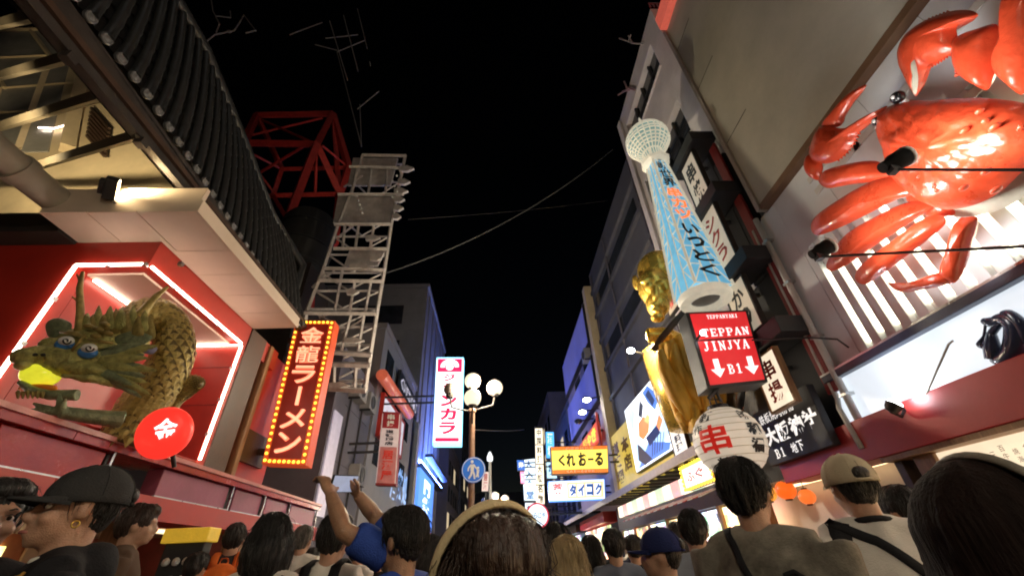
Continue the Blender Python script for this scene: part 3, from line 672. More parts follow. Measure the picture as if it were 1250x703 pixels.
tc_ = ony(372, 300, 12.3); MB().lathe((tc_.x, tc_.y, tc_.z - 1.6), [(0, 0), (.95, 0), (1., .1), (1., 2.6), (.85, 2.9), (.3, 3.1), (0, 3.12)], 24).build('shell', pm('dark_tank', (.018, .018, .018), .8, var=.3), tk, smooth=True, autosmooth=40)
for k in range(3): MB().lathe((tc_.x, tc_.y, tc_.z - 1.2 + k * .9), [(1.0, 0), (1.04, 0), (1.04, .06), (1.0, .06)], 24, None, True).build('band', M['black'], tk)
MB().span((tc_.x - 1.2, tc_.y - 1, 5.5), (tc_.x + 1.0, tc_.y + 1, tc_.z - 1.61)).build('plinth', M['fascia'], tk)
# ================================================================== RIGHT: crab restaurant
XR = 5.0
zkt = onx(1010, 150, XR).z; zkb = (onx(1014, 461, XR).z + onx(1220, 330, XR).z) / 2
yK = 5.25
kb = thing('crab_restaurant', (XR + 4, 1.5, 0), 'restaurant front on the right with the giant crab on its white slatted board', 'building')
wallgrey = pm('grey_beige_cladding', (.42, .40, .34), .5, var=.22, scale=.5, bump=.02)
MB().span((XR - .12, -4, zkt), (XR + 8, yK - .12, 13.3)).build('upper_wall', wallgrey, kb, bevel=.02)
MB().span((XR - .16, yK - .119, zkt - .1), (XR + 8, yK - .03, 13.4)).build('corner_trim', pm('pale_trim', (.34, .29, .26), .6), kb)
for zz in (8.4, 10.4, 12.2): MB().span((XR - .125, yK - .9, zz), (XR - .12, yK - .13, zz + .012)).build('wall_joint', M['fascia'], kb)
MB().span((XR - .3, -4, 13.31), (XR + 8, yK - .15, 13.9)).build('roof_sign', pm('red_sign_side', (.6, .12, .08), .45, em=(1, .18, .12), es=.12), kb)
MB().span((XR - .13, -4, zkt - .12), (XR + .1, yK - .12, zkt - .002)).build('head_shade_strip', pm('brown_shade_strip', (.16, .09, .05), .5), kb)  # brown strip painted as the shade below the protruding upper wall
# slatted light board
MB().span((XR + .1, -4, zkb), (XR + 8, yK + .3, zkt)).build('board_back', M['white'], kb)
M['board'] = pm('board_white', (.70, .75, .80), .38, var=.08, scale=1.2, bump=.02)
for y0_b in range(-4, 6): MB().span((XR + .005, y0_b, zkb + 1.803), (XR + .099, min(y0_b + .994, yK + .3), zkt - .13)).build('board_panel', M['board'], kb)
MB().span((XR + .003, yK - .3, zkb + .02), (XR + .099, yK + .3, zkb + 1.8)).build('board_panel', M['board'], kb)
y_ = yK - .31; k = 0
wslot = glow('slot_light', (1, .88, .62), 2.6, .25, 3)
while y_ > -1.0:
    w = .10
    MB().span((XR + .0, y_ - .135, zkb + .02), (XR + .099, y_, zkb + 1.8)).build('slat', M['board'], kb, bevel=.008)
    MB().span((XR + .085, y_ - .135 - w + .004, zkb + .12 + .1 * random.random()), (XR + .098, y_ - .139, zkb + 1.35 + .25 * math.sin(k * 1.7))).build('slot_light', wslot, kb)
    y_ -= .135 + w; k += 1
# backing frames and warm light behind the crab
for (a, b, c, d) in ((1.2, 3.4, 5.2, 5.9), (3.3, 4.2, 5.9, 6.15)):
    MB().span((XR - .02, a, c), (XR - .004, b, c + .1)).span((XR - .02, a, d), (XR - .004, b, d + .1)).build('backing_frame', M['offwhite'], kb)
# dark band and white fascia
zf1 = (onx(1069.5, 509, XR).z + onx(1250, 439, XR).z) / 2 + .02
MB().span((XR - .1, -4, zkb - .13), (XR + .2, yK + .42, zkb - .002)).build('band', pm('navy_band', (.04, .05, .09), .35), kb, bevel=.01)
MB().span((XR - .09, -4, zkb - .03), (XR - .101, yK + .42, zkb - .004)).build('band_edge', M['steel'], kb)
wf = glow('white_fascia_glow', (.84, .92, 1), .36, .25, .6)  # brightness of the floodlit fascia put in as glow of its material
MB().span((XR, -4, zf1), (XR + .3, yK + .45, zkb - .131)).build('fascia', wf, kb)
# calligraphy on the fascia
def fx(x, y): return onx(x, y, XR - .03)
cal = pm('ink_blue_lacquer', (.03, .04, .08), .18, var=.3, coat=.5)
def brush(pts, w, name='brush_letter', par=None):
    mb = MB(); P = [fx(*p) for p in pts]; Q = []; Wd = []
    n = len(P)
    for i in range(n - 1):
        a, b, c, d = P[max(0, i - 1)], P[i], P[i + 1], P[min(n - 1, i + 2)]
        for k in range(5):
            t = k / 5; Q.append(.5 * ((2 * b) + (c - a) * t + (2 * a - 5 * b + 4 * c - d) * t * t + (3 * b - a - 3 * c + d) * t ** 3)); Wd.append(w[i] + (w[i + 1] - w[i]) * t)
    Q.append(P[-1]); Wd.append(w[-1])
    return mb.tube(Q, Wd, 8).build(name, cal, par or kb, smooth=True)
bl = MB(); 
g = brush([(1200, 391), (1207, 393), (1215, 392), (1221, 389), (1229, 390), (1238, 400), (1239, 425), (1230, 436), (1218, 439), (1212, 436)], [.03, .05, .05, .055, .06, .07, .09, .08, .06, .03])
brush([(1203, 396), (1201, 410), (1197, 420), (1203, 421), (1212, 405), (1222, 393)], [.012, .012, .035, .03, .035, .03], 'brush_stroke', g)
brush([(1210, 405), (1212, 425), (1214, 438)], [.03, .07, .07], 'brush_stroke', g)
brush([(1223, 383), (1232, 384), (1243, 393), (1250, 408), (1254, 420)], [.03, .05, .055, .05, .03], 'brush_stroke', g)
brush([(1262, 378), (1266, 395), (1262, 412), (1266, 418)], [.04, .05, .05, .02])
brush([(1280, 372), (1300, 370), (1310, 375)], [.03, .05, .03]); brush([(1276, 402), (1295, 405), (1315, 398)], [.03, .05, .03])
# red awning and menu board
zf0 = (onx(1165, 540, XR).z + onx(1250, 517.6, XR).z) / 2 + .02
MB().span((XR - .14, -4, zf0), (XR + .3, 7.35, zf1 - .002)).build('red_fascia', M['maroon'], kb, bevel=.01)
MB().span((XR - .12, -4, zf0 - .06), (XR + .2, yK + .1, zf0 - .002)).build('fascia_lip', M['wood'], kb)
mbq = rect_r(-1.5, 4.75, zf0 - .62, zf0 - .07, XR + .02)
mn = slab(mbq, .08, 'menu_board', glow('menu_paper', (1, .80, .55), .40, .4, 1.2), kb)
random.seed(11); cells = []
for i in range(58):
    s = .02 + i * .0165
    n = random.randint(2, 5); t = .12 + random.random() * .12
    for j in range(n): cells.append((random.choice('うなか牛丼焼天海老定食円二三百'), s, t + j * .13, s + .008, t + j * .13 + .10))
letters(mbq, cells, pm('brown_ink', (.12, .04, .02), .6), mn, eps=.004, bold=0)['kind'] = 'stuff'
MB().span((XR - .02, 4.76, .12), (XR + .2, 5.02, zf0 - .06)).build('post', M['wood'], kb, bevel=.01)
MB().span((XR - .0, 5.2, .12), (XR + .2, 5.32, zf0 - .06)).build('post', M['brown'], kb, bevel=.01)
MB().span((XR + .02, -4, .12), (XR + .12, 4.75, zf0 - .63)).build('shop_window', M['warmsoft'], kb)
# the pipe down the corner
MB().tube([(XR - .08, yK + .16, zkt - .1), (XR - .08, yK + .16, 2.5)], .05, 12).tube([(XR - .05, yK + .36, zkt - .2), (XR - .05, yK + .36, 3.2), (XR - .15, yK + .3, 3.05), (XR - .15, yK + .25, 2.5)], .035, 10).build('gutter_pipe', M['offwhite'], kb, smooth=True)
for z in (3.2, 4.1, 5.1, 6.0): MB().box((XR - .06, yK + .16, z), (.14, .14, .04)).build('pipe_clip', M['steel'], kb)
# LED flood on the awning and the thin rod
lf = thing('floodlight', fx(1080, 503), 'round lit floodlight on the red fascia, shining up the white one', 'floodlight')
lc = onx(1092, 493, XR - .32); ax = V(.45, -.45, .65).normalized(); Q = V(0, 0, 1).rotation_difference(ax).to_matrix()
MB().lathe(lc - ax * .1, [(0, 0), (.05, 0), (.075, .04), (.085, .10), (.08, .105), (0, .1)], 16, ax).build('lamp_body', M['black'], lf, smooth=True, autosmooth=40)
MB().lathe(lc + ax * .008, [(0, 0), (.075, 0), (.06, .02), (0, .028)], 16, ax).build('lens', M['cool'], lf, smooth=True)
MB().tube([lc - ax * .1, lc + V(.1, .1, -.12), (XR - .12, lc.y + .1, zf1 - .08)], .018).build('bracket', M['black'], lf)
sp = bpy.data.lights.new('led', 'SPOT'); sp.energy = 6; sp.color = (.9, .96, 1); sp.spot_size = R(150); sp.spot_blend = .7; sp.shadow_soft_size = .06
so_ = bpy.data.objects.new('led_beam', sp); COL.objects.link(so_); so_.location = lc + ax * .05; so_.rotation_euler = ax.to_track_quat('-Z', 'Y').to_euler()
rd = MB().tube([onx(1127, 489, XR - .1), onx(1158, 420, XR - .35), onx(1163, 416, XR - .36)], .011, 6).build('thin_rod', M['pipe']); tag(rd, 'thin bent metal rod rising from the red fascia in front of the white one', 'rod')
rd2 = MB().tube([onx(918, 415, 4.2), onx(990, 412, 4.6), onx(1022, 414, 4.85), onx(1036, 424, 4.98)], .014, 6).build('curved_rod', M['black']); tag(rd2, 'long curved black rod reaching from the red basement sign to the pipes', 'rod')

# ---- the crab
cr = thing('giant_crab', onx(1180, 190, XR - .3), 'giant glossy red crab sculpture mounted on the slatted white board', 'crab sculpture')
MC = pm('crab_lacquer', (.60, .066, .024), .30, var=.25, scale=3, bump=.26, bscale=14, coat=.35)
MCl = pm('crab_belly', (.6, .58, .48), .4, var=.15, scale=4)
XC = XR - .42
def cx_(x, y, d=0.): return onx(x, y, XC - d)
N_ = (-1, 0, 0)
def part(pts, ctr, h, name, d=0., m=MC, bump=.0, off=None, rings=6):
    return MB().inflate([cx_(x, y, d) for x, y in pts], cx_(*ctr, d), N_, h, rings, .55, bump, len(pts)).build(name, m, cr, smooth=True)
z5 = lambda L: [(950 + x / 3.513, y / 3.513) for x, y in L]
z6 = lambda L: [(950 + x / 3.513, 170 + y / 3.513) for x, y in L]
part([(1082, 190), (1110, 240), (1150, 262), (1200, 262), (1250, 240), (1290, 190), (1300, 150), (1200, 130), (1100, 140)], (1180, 190), .22, 'belly', -.14, MCl)
car = part([(1078, 140), (1092, 127), (1109, 122), (1135, 123), (1166, 120), (1206, 120), (1250, 126), (1290, 140), (1305, 165), (1280, 190), (1250, 208), (1222, 234), (1190, 250), (1160, 256), (1138, 252), (1116, 237), (1100, 222), (1090, 200), (1084, 178), (1076, 158)], (1170, 182), .34, 'carapace', .05, MC, .055, rings=12)
random.seed(5)
for k in range(16):                              # warts on the shell
    x, y = random.uniform(1095, 1270), random.uniform(135, 235)
    if ((x - 1180) / 95) ** 2 + ((y - 182) / 58) ** 2 > .9: continue
    k_ = 1 - (((x - 1180) / 115) ** 2 + ((y - 186) / 72) ** 2); hh = .34 * math.sqrt(max(0, k_)) 
    MB().ell(cx_(x, y, .05 + hh * .97), (.035, .03 + .02 * random.random(), .022), nu=8, nv=6).build('wart', MC, car, smooth=True)
for x, y in ((1085, 172), (1080, 160), (1076, 150), (1090, 182), (1096, 196)): MB().tube([cx_(x + 4, y, .08), cx_(x - 4, y - 3, .1)], [.03, .006], 6).build('shell_spine', MC, car)
c1 = part(z5([(590, 415), (548, 340), (527, 290), (525, 220), (560, 150), (640, 88), (735, 50), (820, 45), (858, 68), (800, 95), (765, 120), (770, 165), (765, 215), (690, 262), (640, 292), (612, 360)]), (950 + 655 / 3.513, 165 / 3.513), .16, 'claw', .12)
c1b = part(z5([(775, 160), (850, 125), (935, 105), (946, 170), (938, 260), (905, 380), (855, 375), (795, 328), (768, 260)]), (950 + 860 / 3.513, 240 / 3.513), .17, 'claw_arm', .08)
part(z5([(1000, -60), (1120, -120), (1130, 200), (1060, 400), (985, 368), (950, 322), (945, 270), (988, 170), (1030, 80)]), (950 + 1030 / 3.513, 180 / 3.513), .17, 'claw_arm', .06)
part(z5([(575, 385), (585, 330), (570, 270), (585, 260), (600, 330), (592, 405)]), (950 + 583 / 3.513, 325 / 3.513), .02, 'claw_groove', .255, MCl)
c2 = part(z5([(380, 366), (330, 385), (265, 450), (190, 540), (210, 552), (268, 540), (285, 500), (330, 430)]), (950 + 265 / 3.513, 480 / 3.513), .09, 'claw_finger', .1)
part(z5([(186, 540), (265, 552), (330, 535), (400, 490), (470, 455), (405, 520), (350, 565), (330, 610), (290, 660), (250, 690), (200, 702), (150, 690), (142, 640)]), (950 + 235 / 3.513, 625 / 3.513), .14, 'claw', .12)
part(z6([(140, 60), (120, 100), (132, 150), (170, 176), (190, 130), (180, 90)]), (950 + 150 / 3.513, 170 + 120 / 3.513), .1, 'claw_joint', .08)
part(z6([(172, 178), (200, 135), (300, 105), (400, 92), (450, 108), (500, 150), (420, 180), (300, 196), (210, 210)]), (950 + 320 / 3.513, 170 + 148 / 3.513), .11, 'claw_arm', .1)
for i, (pl, ct, d) in enumerate((([(140, 380), (160, 330), (250, 265), (350, 205), (480, 150), (580, 170), (600, 225), (500, 262), (400, 312), (280, 372), (170, 412)], (370, 280), .08),
        ([(205, 540), (240, 470), (300, 400), (430, 325), (540, 275), (620, 268), (665, 292), (600, 335), (500, 400), (400, 465), (300, 535), (230, 565)], (430, 410), .05),
        ([(330, 600), (345, 555), (450, 470), (560, 390), (640, 332), (700, 326), (718, 360), (660, 415), (560, 492), (450, 575), (372, 622)], (530, 470), .09),
        ([(775, 352), (800, 335), (850, 333), (852, 362), (822, 460), (792, 560), (762, 612), (712, 618), (705, 580), (732, 500)], (780, 480), .07),
        ([(712, 566), (752, 590), (735, 615), (690, 632), (600, 648), (540, 657), (500, 645), (468, 614), (520, 630), (600, 602)], (640, 620), .08))):
    part(z6(pl), (950 + ct[0] / 3.513, 170 + ct[1] / 3.513), .115, 'leg', d, MC, .012)
part(z6([(640, 200), (700, 260), (760, 320), (640, 330), (560, 270), (560, 190)]), (950 + 650 / 3.513, 170 + 260 / 3.513), .1, 'leg_root', -.05)
# saw teeth along the claws
def teeth(L, f, d, n, out=5):
    P = [Vector((*p, 0)) for p in f(L)]
    for a, b in zip(P, P[1:]):
        m_ = max(1, round((b - a).length / n))
        for i in range(m_):
            q = a.lerp(b, (i + .5) / m_); o = Vector((-(b - a).y, (b - a).x, 0)).normalized()
            MB().tube([cx_(q.x - o.x * 1.5, q.y - o.y * 1.5, d), cx_(q.x + o.x * out * .5, q.y + o.y * out * .5, d)], [.022, .004], 5).build('claw_spine', MC, c1)
teeth([(735, 52), (640, 90), (560, 155), (528, 220), (528, 290)], z5, .12, 4.5)
teeth([(640, 292), (690, 264), (765, 214)], z5, .12, 4.5); teeth([(770, 330), (768, 260), (776, 215)], z5, .1, 4.5)
teeth([(250, 690), (290, 660), (330, 610), (348, 565)], z5, .12, 4.5); teeth([(140, 640), (186, 545)], z5, .12, 4.5)
for (x, y, r) in ((1096, 119, 11), (1071, 148, 8)):
    s_ = (cx_(x + 1, y, .2) - cx_(x, y, .2)).length
    e_ = MB().tube([cx_(x + 12, y + 14, .05), cx_(x + 3, y + 4, .16)], [.06, .05], 8).build('eye_stalk', M['white'], cr, smooth=True)
    MB().ell(cx_(x, y, .2), (r * s_ * .62,) * 3, nu=18, nv=12).build('eye', pm('black_gloss', (.01, .01, .012), .22, var=.2, bump=0, coat=.2), e_, smooth=True)
    MB().ell(cx_(x - r * .55, y, .2 + r * s_ * .55), (.014, .022, .026), nu=8, nv=6).build('eye_glint', M['white'], e_, smooth=True)
# floodlights on arms in front of the crab (heads turned to the board)
def flood_arm(x, y, x2, y2, label, s=1.):
    t = thing('arm_floodlight', onx(x, y, XR - 1.45), label, 'floodlight')
    s *= .78; c = onx(x, y, XR - 1.45); end = onx(x2, y2, XR - 1.1)
    a = V(1, -.35, .35).normalized()
    MB().lathe(c - a * .16, [(0, 0), (.055 * s, 0), (.06 * s, .06), (.085 * s, .1), (.095 * s, .2), (.09 * s, .21), (0, .2)], 18, a).build('lamp_body', pm('matt_black', (.006, .006, .006), .8, spec=.2), t, smooth=True, autosmooth=45)
    MB().lathe(c + a * .045, [(.088 * s, 0), (.1 * s, .004), (.1 * s, .03), (.088 * s, .03)], 18, a, True).build('rim', M['white'], t, smooth=True)
    MB().lathe(c + a * .046, [(0, 0), (.084 * s, 0), (0, .006)], 18, a).build('lens', M['cool'], t)
    MB().tube([c - a * .1 + V(0, 0, -.06), end], .013, 6).build('arm', M['black'], t)
    MB().box(c - a * .1 + V(0, 0, -.06), (.07, .07, .07)).build('clamp', M['black'], t)
    for yaw in (-.5,):
        l = bpy.data.lights.new('flood', 'SPOT'); l.energy = 38; l.color = (1, .96, .9); l.spot_size = R(150); l.spot_blend = .8; l.shadow_soft_size = .22
        lo = bpy.data.objects.new('crab_flood_beam', l); COL.objects.link(lo); lo.location = c + a * .09; lo.rotation_euler = V(.8, -.55, .28).to_track_quat('-Z', 'Y').to_euler()
flood_arm(1098, 195, 1400, 208, 'upper black floodlight on a thin arm, in front of the crab shell', 1.15)
flood_arm(1007, 303, 1420, 292, 'lower black floodlight on a thin arm, beside the crab legs', 1.1)

# ================================================================== RIGHT: white building with the black shop front
XB = 5.15
yB0, yB1 = 5.55, 9.6
zb_ = onx(785, 43, XB).z
wb = thing('white_building', (XB + 3, 7.5, 0), 'tall pale building with long dark windows, next to the crab restaurant', 'building')
pw = pm('pale_mauve_render', (.80, .74, .72), .75, var=.16, scale=.8, bump=.08)
w1 = [(onx(789, 70, XB).z, onx(803, 91, XB).z), (onx(825, 124, XB).z, onx(845, 159, XB).z), (onx(870, 200, XB).z - .3, onx(893, 250, XB).z + .4)]
w1 = [(max(a, b), min(a, b)) for a, b in w1]
lev = [zb_]; wy0, wy1 = 6.2, 9.1
mb = MB()
zprev = zb_
for a, b in w1:
    mb.span((XB, wy0, a), (XB + .3, wy1, zprev)); zprev = b
mb.span((XB, wy0, 5.6), (XB + .3, wy1, zprev)).span((XB, yB0, 5.6), (XB + .3, wy0 - .001, zb_)).span((XB, wy1 + .001, 0), (XB + .3, yB1, zb_)).span((XB + .301, yB0, 0), (XB + 6, yB1, zb_))
mb.build('facade', pw, wb)
for a, b in w1:
    g = MB().span((XB + .2, wy0, b), (XB + .23, wy1, a)).build('window', M['glassdark'], wb)
    for y in (6.9, 7.65, 8.4): MB().span((XB + .12, y, b), (XB + .199, y + .06, a)).build('mullion', M['black'], g)
    MB().span((XB + .06, wy0 - .04, b - .05), (XB - .05, wy1 + .04, b - .002)).build('sill', pw, g)
    MB().span((XB + .12, wy0 + .01, b + (a - b) * .5), (XB + .198, wy1, b + (a - b) * .5 + .04)).build('transom', M['black'], g)
pr = MB()
for k in range(12): pr.span((XB + k * .12, yB0 - .03, zb_ + .05), (XB + k * .12 + .05, yB0, zb_ + .3))
pr.span((XB, yB0 - .04, zb_ + .3), (XB + 1.5, yB0, zb_ + .36)).build('roof_rail', M['darkred'], wb)
MB().span((XB - .1, yB1 - .25, 5.6), (XB - .002, yB1 + .02, zb_ - .2)).build('pilaster', pw, wb)
# black steel front
zt_ = 10.7
MB().span((XB - .12, 5.5, 2.4), (XB - .003, 9.5, 5.6)).span((XB - .16, 5.9, 5.6), (XB - .004, 6.25, 9.2)).build('black_front', M['blackmat'], wb, bevel=.01)
MB().span((XB - .14, 5.5, 5.601), (XB - .005, 5.899, 8.6)).build('black_front', M['blackmat'], wb)
for z in (9.12, 7.49, 5.8, 4.36):
    MB().span((XB - .72, 5.42, z - .14), (XB - .17, 6.6, z + .14)).build('beam', M['blackmat'], wb, bevel=.01)
for (z0, z1) in ((7.65, 8.95), (5.96, 7.33), (4.52, 5.64), (3.3, 4.2)):
    MB().span((XB - .22, 5.5, z0), (XB - .165, 5.72, z1)).build('red_panel', M['darkred'], wb, bevel=.01)
# slanting name boards down the front
for i, (z0, z1, y0, y1, tx, cm) in enumerate(((7.6, 8.95, 5.72, 6.3, '串焼', 'k'), (6.02, 7.36, 5.78, 6.4, 'シクう', 'r'), (4.6, 5.6, 5.88, 6.5, 'かつ', 'k'), (3.3, 4.15, 5.9, 6.5, '串揚', 'r'), (6.5, 7.3, 8.3, 8.9, '福', 'r'), (4.6, 5.2, 8.1, 8.7, '天', 'k'))):
    lab = ['topmost pale name board with a black character on the black front', 'tall pale name board with red characters beside the lattice tower sign', 'pale name board with black writing below the lattice tower sign', 'lit pale board in a gilt frame right of the red basement sign', 'pale board with a red character behind the golden head', 'small pale board low behind the golden figure'][i]
    q = rect_r(y0, y1, z0, z1, XB - .62); nb = thing('name_board', (XB - .6, y0, z0), lab, 'name board')
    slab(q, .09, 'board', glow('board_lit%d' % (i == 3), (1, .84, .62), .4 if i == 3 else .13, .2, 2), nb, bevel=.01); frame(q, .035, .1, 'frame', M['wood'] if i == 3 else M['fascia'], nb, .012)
    letters(q, column(tx, .2, .8, .08, .92), M['inkblack'] if cm == 'k' else M['inkred'], nb, bold=.03)
    MB().span((XB - .53, (y0 + y1) / 2, z1 - .25), (XB - .17, (y0 + y1) / 2 + .06, z1 - .18)).build('bracket', M['black'], nb)

# ---- lattice tower shaped lantern
xt = 4.05
b0, b1 = onx(862, 355, xt), onx(795, 192, xt)
ys_ = (b0.y + b1.y) / 2
tw = thing('tower_lantern', (b0.x, ys_, b0.z), 'tall pale blue lantern shaped like a lattice tower, lettered down its face', 'lantern')
skin = pm('blue_lantern_skin', (.16, .5, .72), .45, var=.12, scale=6, em=(.2, .62, .95), es=.16, evar=.3)
pale = pm('pale_lantern_frame', (.72, .68, .56), .45, var=.1, scale=6, em=(1, .92, .72), es=.12, evar=.2)
HT = b1.z - b0.z
rB, rT = .47, .165
cB, cT = V(xt, ys_ + .02, b0.z), V(b1.x, ys_ + .02, b1.z)
def ring(t, k=1.0, n=4, ph=math.pi / 4 + .12):
    c = cB.lerp(cT, t); r = (rB + (rT - rB) * t) * 1.15 * k
    return [c + V(r * math.cos(ph + i * 2 * math.pi / n), r * math.sin(ph + i * 2 * math.pi / n), 0) for i in range(n)]
mb = MB(); r0, r1 = ring(0), ring(1)
mb.add(r0 + r1, [(i, (i + 1) % 4, (i + 1) % 4 + 4, i + 4) for i in range(4)] + [(3, 2, 1, 0), (4, 5, 6, 7)]); mb.build('body', skin, tw)
for i in range(4):
    MB().bar(ring(0, 1.01)[i], ring(1, 1.01)[i], .05).build('corner_post', pale, tw)
    j = (i + 1) % 4
    for lv in range(9):
        t0, t1 = lv / 9, (lv + 1) / 9
        a, b = ring(t0, 1.012), ring(t1, 1.012)
        fa, fb = a[i].lerp(a[j], .34), a[i].lerp(a[j], .66); ta, tb = b[i].lerp(b[j], .34), b[i].lerp(b[j], .66)
        MB().bar(a[i], ta, .02).bar(a[j], tb, .02).bar(a[i], fa, .018).bar(a[j], fb, .018).build('lattice', pale, tw)
    for s in (.34, .66): MB().bar(ring(0, 1.012)[i].lerp(ring(0, 1.012)[j], s), ring(1, 1.012)[i].lerp(ring(1, 1.012)[j], s), .022).build('rib', pale, tw)
MB().lathe(cB + V(0, 0, -.20), [(0, .1), (.26, .1), (.30, .0), (.47, .02), (.50, .1), (.48, .17), (.40, .21), (0, .21)], 24).build('base_ring', pale, tw, smooth=True, autosmooth=40)
MB().lathe(cB + V(0, 0, -.205), [(0, .09), (.29, .098), (.29, .09)], 24).build('base_plate', pm('base_shade', (.3, .32, .36), .4), tw)
ct = cT
MB().lathe(ct, [(.20, -.42), (.33, -.38), (.36, -.32), (.25, -.24), (.18, -.16)], 8).build('gallery', pale, tw)
CP = [(.20, -.16), (.23, .0), (.33, .10), (.43, .24), (.52, .40), (.53, .50), (.515, .64), (.45, .78), (.28, .90), (.10, .96), (.02, 1.5), (0, 1.52)]
MB().lathe(ct, CP, 8).build('cap', pm('cap_pane_tint', (.18, .30, .30), .3, em=(.4, .75, .7), es=.07), tw)
for j in range(24):
    a = j * math.pi / 12; MB().tube([ct + V((r + .008) * math.cos(a), (r + .008) * math.sin(a), z) for r, z in CP[:9]], .017, 5).build('cap_rib', pale, tw)
for r, z in ((.24, .01), (.335, .10), (.385, .17), (.435, .24), (.48, .32), (.53, .41), (.535, .50), (.52, .64), (.455, .78), (.285, .90)): MB().lathe(ct + V(0, 0, z), [(r - .01, -.018), (r + .014, -.018), (r + .014, .018), (r - .01, .018)], 24, None, True).build('cap_ring', pale, tw)
MB().lathe(ct, [(0, .88), (.14, .88), (.09, 1.04), (.025, 1.5), (0, 1.56)], 12).build('spire', pale, tw)
# lettering on the face that looks down the street towards the viewer
best = min(range(4), key=lambda i: (ring(.5)[i] + ring(.5)[(i + 1) % 4]).y)
i, j = best, (best + 1) % 4
a0, a1 = ring(0, 1.03), ring(1, 1.03)
fq = [a1[i], a1[j], a0[j], a0[i]]
if (fq[3] - fq[0]).cross(fq[1] - fq[0]).dot(EYE - fq[0]) < 0: fq = [a1[j], a1[i], a0[i], a0[j]]
cl = column('新世界', .14, .86, .115, .34, .08); letters(fq, cl, M['inkblack'], tw, bold=.035, eps=.01)
letters(fq, column('串カツ', .16, .84, .345, .60, .14), pm('orange_ink', (.75, .12, .03), .5, em=(1, .2, .05), es=.4, bump=0), tw, bold=.035, eps=.01)
letters(fq, column('いっとく', .22, .78, .62, .97, .2), M['inkblack'], tw, bold=.035, eps=.01)
q2 = quadpt(fq, .5, .075); nn = (fq[3] - fq[0]).cross(fq[1] - fq[0]).normalized()
MB().lathe(q2, [(.12, 0), (.12, .02), (.09, .02), (.09, 0)], 20, nn, True).lathe(q2, [(.06, 0), (.06, .02), (.045, .02), (.045, 0)], 20, nn, True).build('emblem', M['pipe'], tw)
MB().bar(cB.lerp(cT, .45), V(XB - .1, ys_ + .25, cB.lerp(cT, .45).z), .1).bar(cB.lerp(cT, .9), V(XB - .1, ys_ + .25, cB.lerp(cT, .9).z), .1).build('bracket', M['black'], tw)

# ---- golden figure behind the basement sign
xg = 4.35
gf = thing('golden_figure', onx(830, 500, xg), 'large gilded bald figure with a hanging robe behind the red basement sign', 'statue')
def gp(x, y, d=0.): 
    p = ony(x, y, 8.3 + d); return p
gs = (gp(801, 340) - gp(800, 340)).length
mb = MB()
def ge(x, y, rx, ry, rd, d=0., rot=0): mb.ell(gp(x, y, d), (rx * gs, rd, ry * gs), Matrix.Rotation(R(rot), 3, 'Y'), 16, 12)
ge(806, 331, 28, 27, .55, 0.15); ge(800, 352, 20, 26, .42, -.05); ge(803, 372, 13, 15, .3, -.12); ge(792, 350, 5, 7, .12, -.42); ge(812, 350, 5, 7, .12, -.4)
ge(800, 357, 4.5, 10, .12, -.5, 15); ge(789, 343, 9, 3, .1, -.45, -12); ge(812, 344, 10, 3, .1, -.45, -8); ge(801, 372, 8, 2.6, .08, -.42, 5); ge(802, 379, 7, 2.5, .08, -.4); ge(803, 388, 8, 5, .15, -.25)
ge(832, 352, 5, 12, .12, .1); ge(776, 345, 4, 11, .12, .2)
remesh(mb, 'head', M['gold'], .03, gf, 2)
mb = MB(); 
for k in range(4): mb.tube([gp(793 + k * 6, 404, -.2), gp(794 + k * 6, 410, -.35), gp(795 + k * 6, 418, -.3)], [.1, .1, .08], 8)
ge(806, 411, 13, 10, .25, -.1); mb.tube([gp(812, 410, 0), gp(835, 425, .2)], [.22, .3], 10)
remesh(mb, 'fist', M['gold'], .025, gf, 2)
# robe: a hanging cloth with deep folds
mb = MB(); cols, rows = 36, 22
edge_l = [(803, 424), (803, 445), (810, 465), (817, 485), (824, 505), (838, 528)]
edge_r = [(848, 396), (862, 430), (873, 455), (884, 480), (886, 500), (868, 530)]
def lerp_edge(E, t):
    k = t * (len(E) - 1); i = min(int(k), len(E) - 2); f = k - i
    return (E[i][0] + (E[i + 1][0] - E[i][0]) * f, E[i][1] + (E[i + 1][1] - E[i][1]) * f)
vs = []
for r in range(rows + 1):
    t = r / rows; a, b = lerp_edge(edge_l, t), lerp_edge(edge_r, t)
    for c in range(cols + 1):
        s = c / cols
        fold = .17 * math.sin(s * 17 + 1.2 * math.sin(t * 5)) * (.4 + .6 * t) + .05 * math.sin(s * 31 + t * 4 + 1) + .12 * noise.noise(V(s * 4, t * 3, 2))
        vs.append(gp(a[0] + (b[0] - a[0]) * s, a[1] + (b[1] - a[1]) * s, -.45 + fold - .5 * math.sin(s * math.pi) ** .7))
fs = [(r * (cols + 1) + c, r * (cols + 1) + c + 1, (r + 1) * (cols + 1) + c + 1, (r + 1) * (cols + 1) + c) for r in range(rows) for c in range(cols)]
rb = MB().add(vs, fs).build('robe', pm('golden_cloth', (.85, .48, .07), .45, .1, var=.2, scale=3, bump=.15), gf, smooth=True)
sd = rb.modifiers.new('solid', 'SOLIDIFY'); sd.thickness = .05
for k, P in enumerate(([(806, 428), (813, 455), (826, 482), (842, 512)], [(822, 420), (826, 448), (840, 470), (858, 500)], [(838, 405), (850, 432), (852, 462), (868, 488)], [(808, 440), (824, 452), (846, 446), (862, 436)], [(816, 478), (834, 488), (856, 480), (876, 470)], [(826, 505), (842, 516), (862, 508), (880, 490)])):
    MB().tube([gp(x, y, -.98 + .04 * k) for x, y in P], [.07, .14, .15, .06], 10).build('drape_fold', MATS['golden_cloth'], rb, smooth=True)
mb = MB().tube([gp(806, 420, .5), gp(835, 470, .6), gp(850, 520, .6)], [.5, .7, .6], 16); mb.build('trunk', M['gold'], gf, smooth=True)
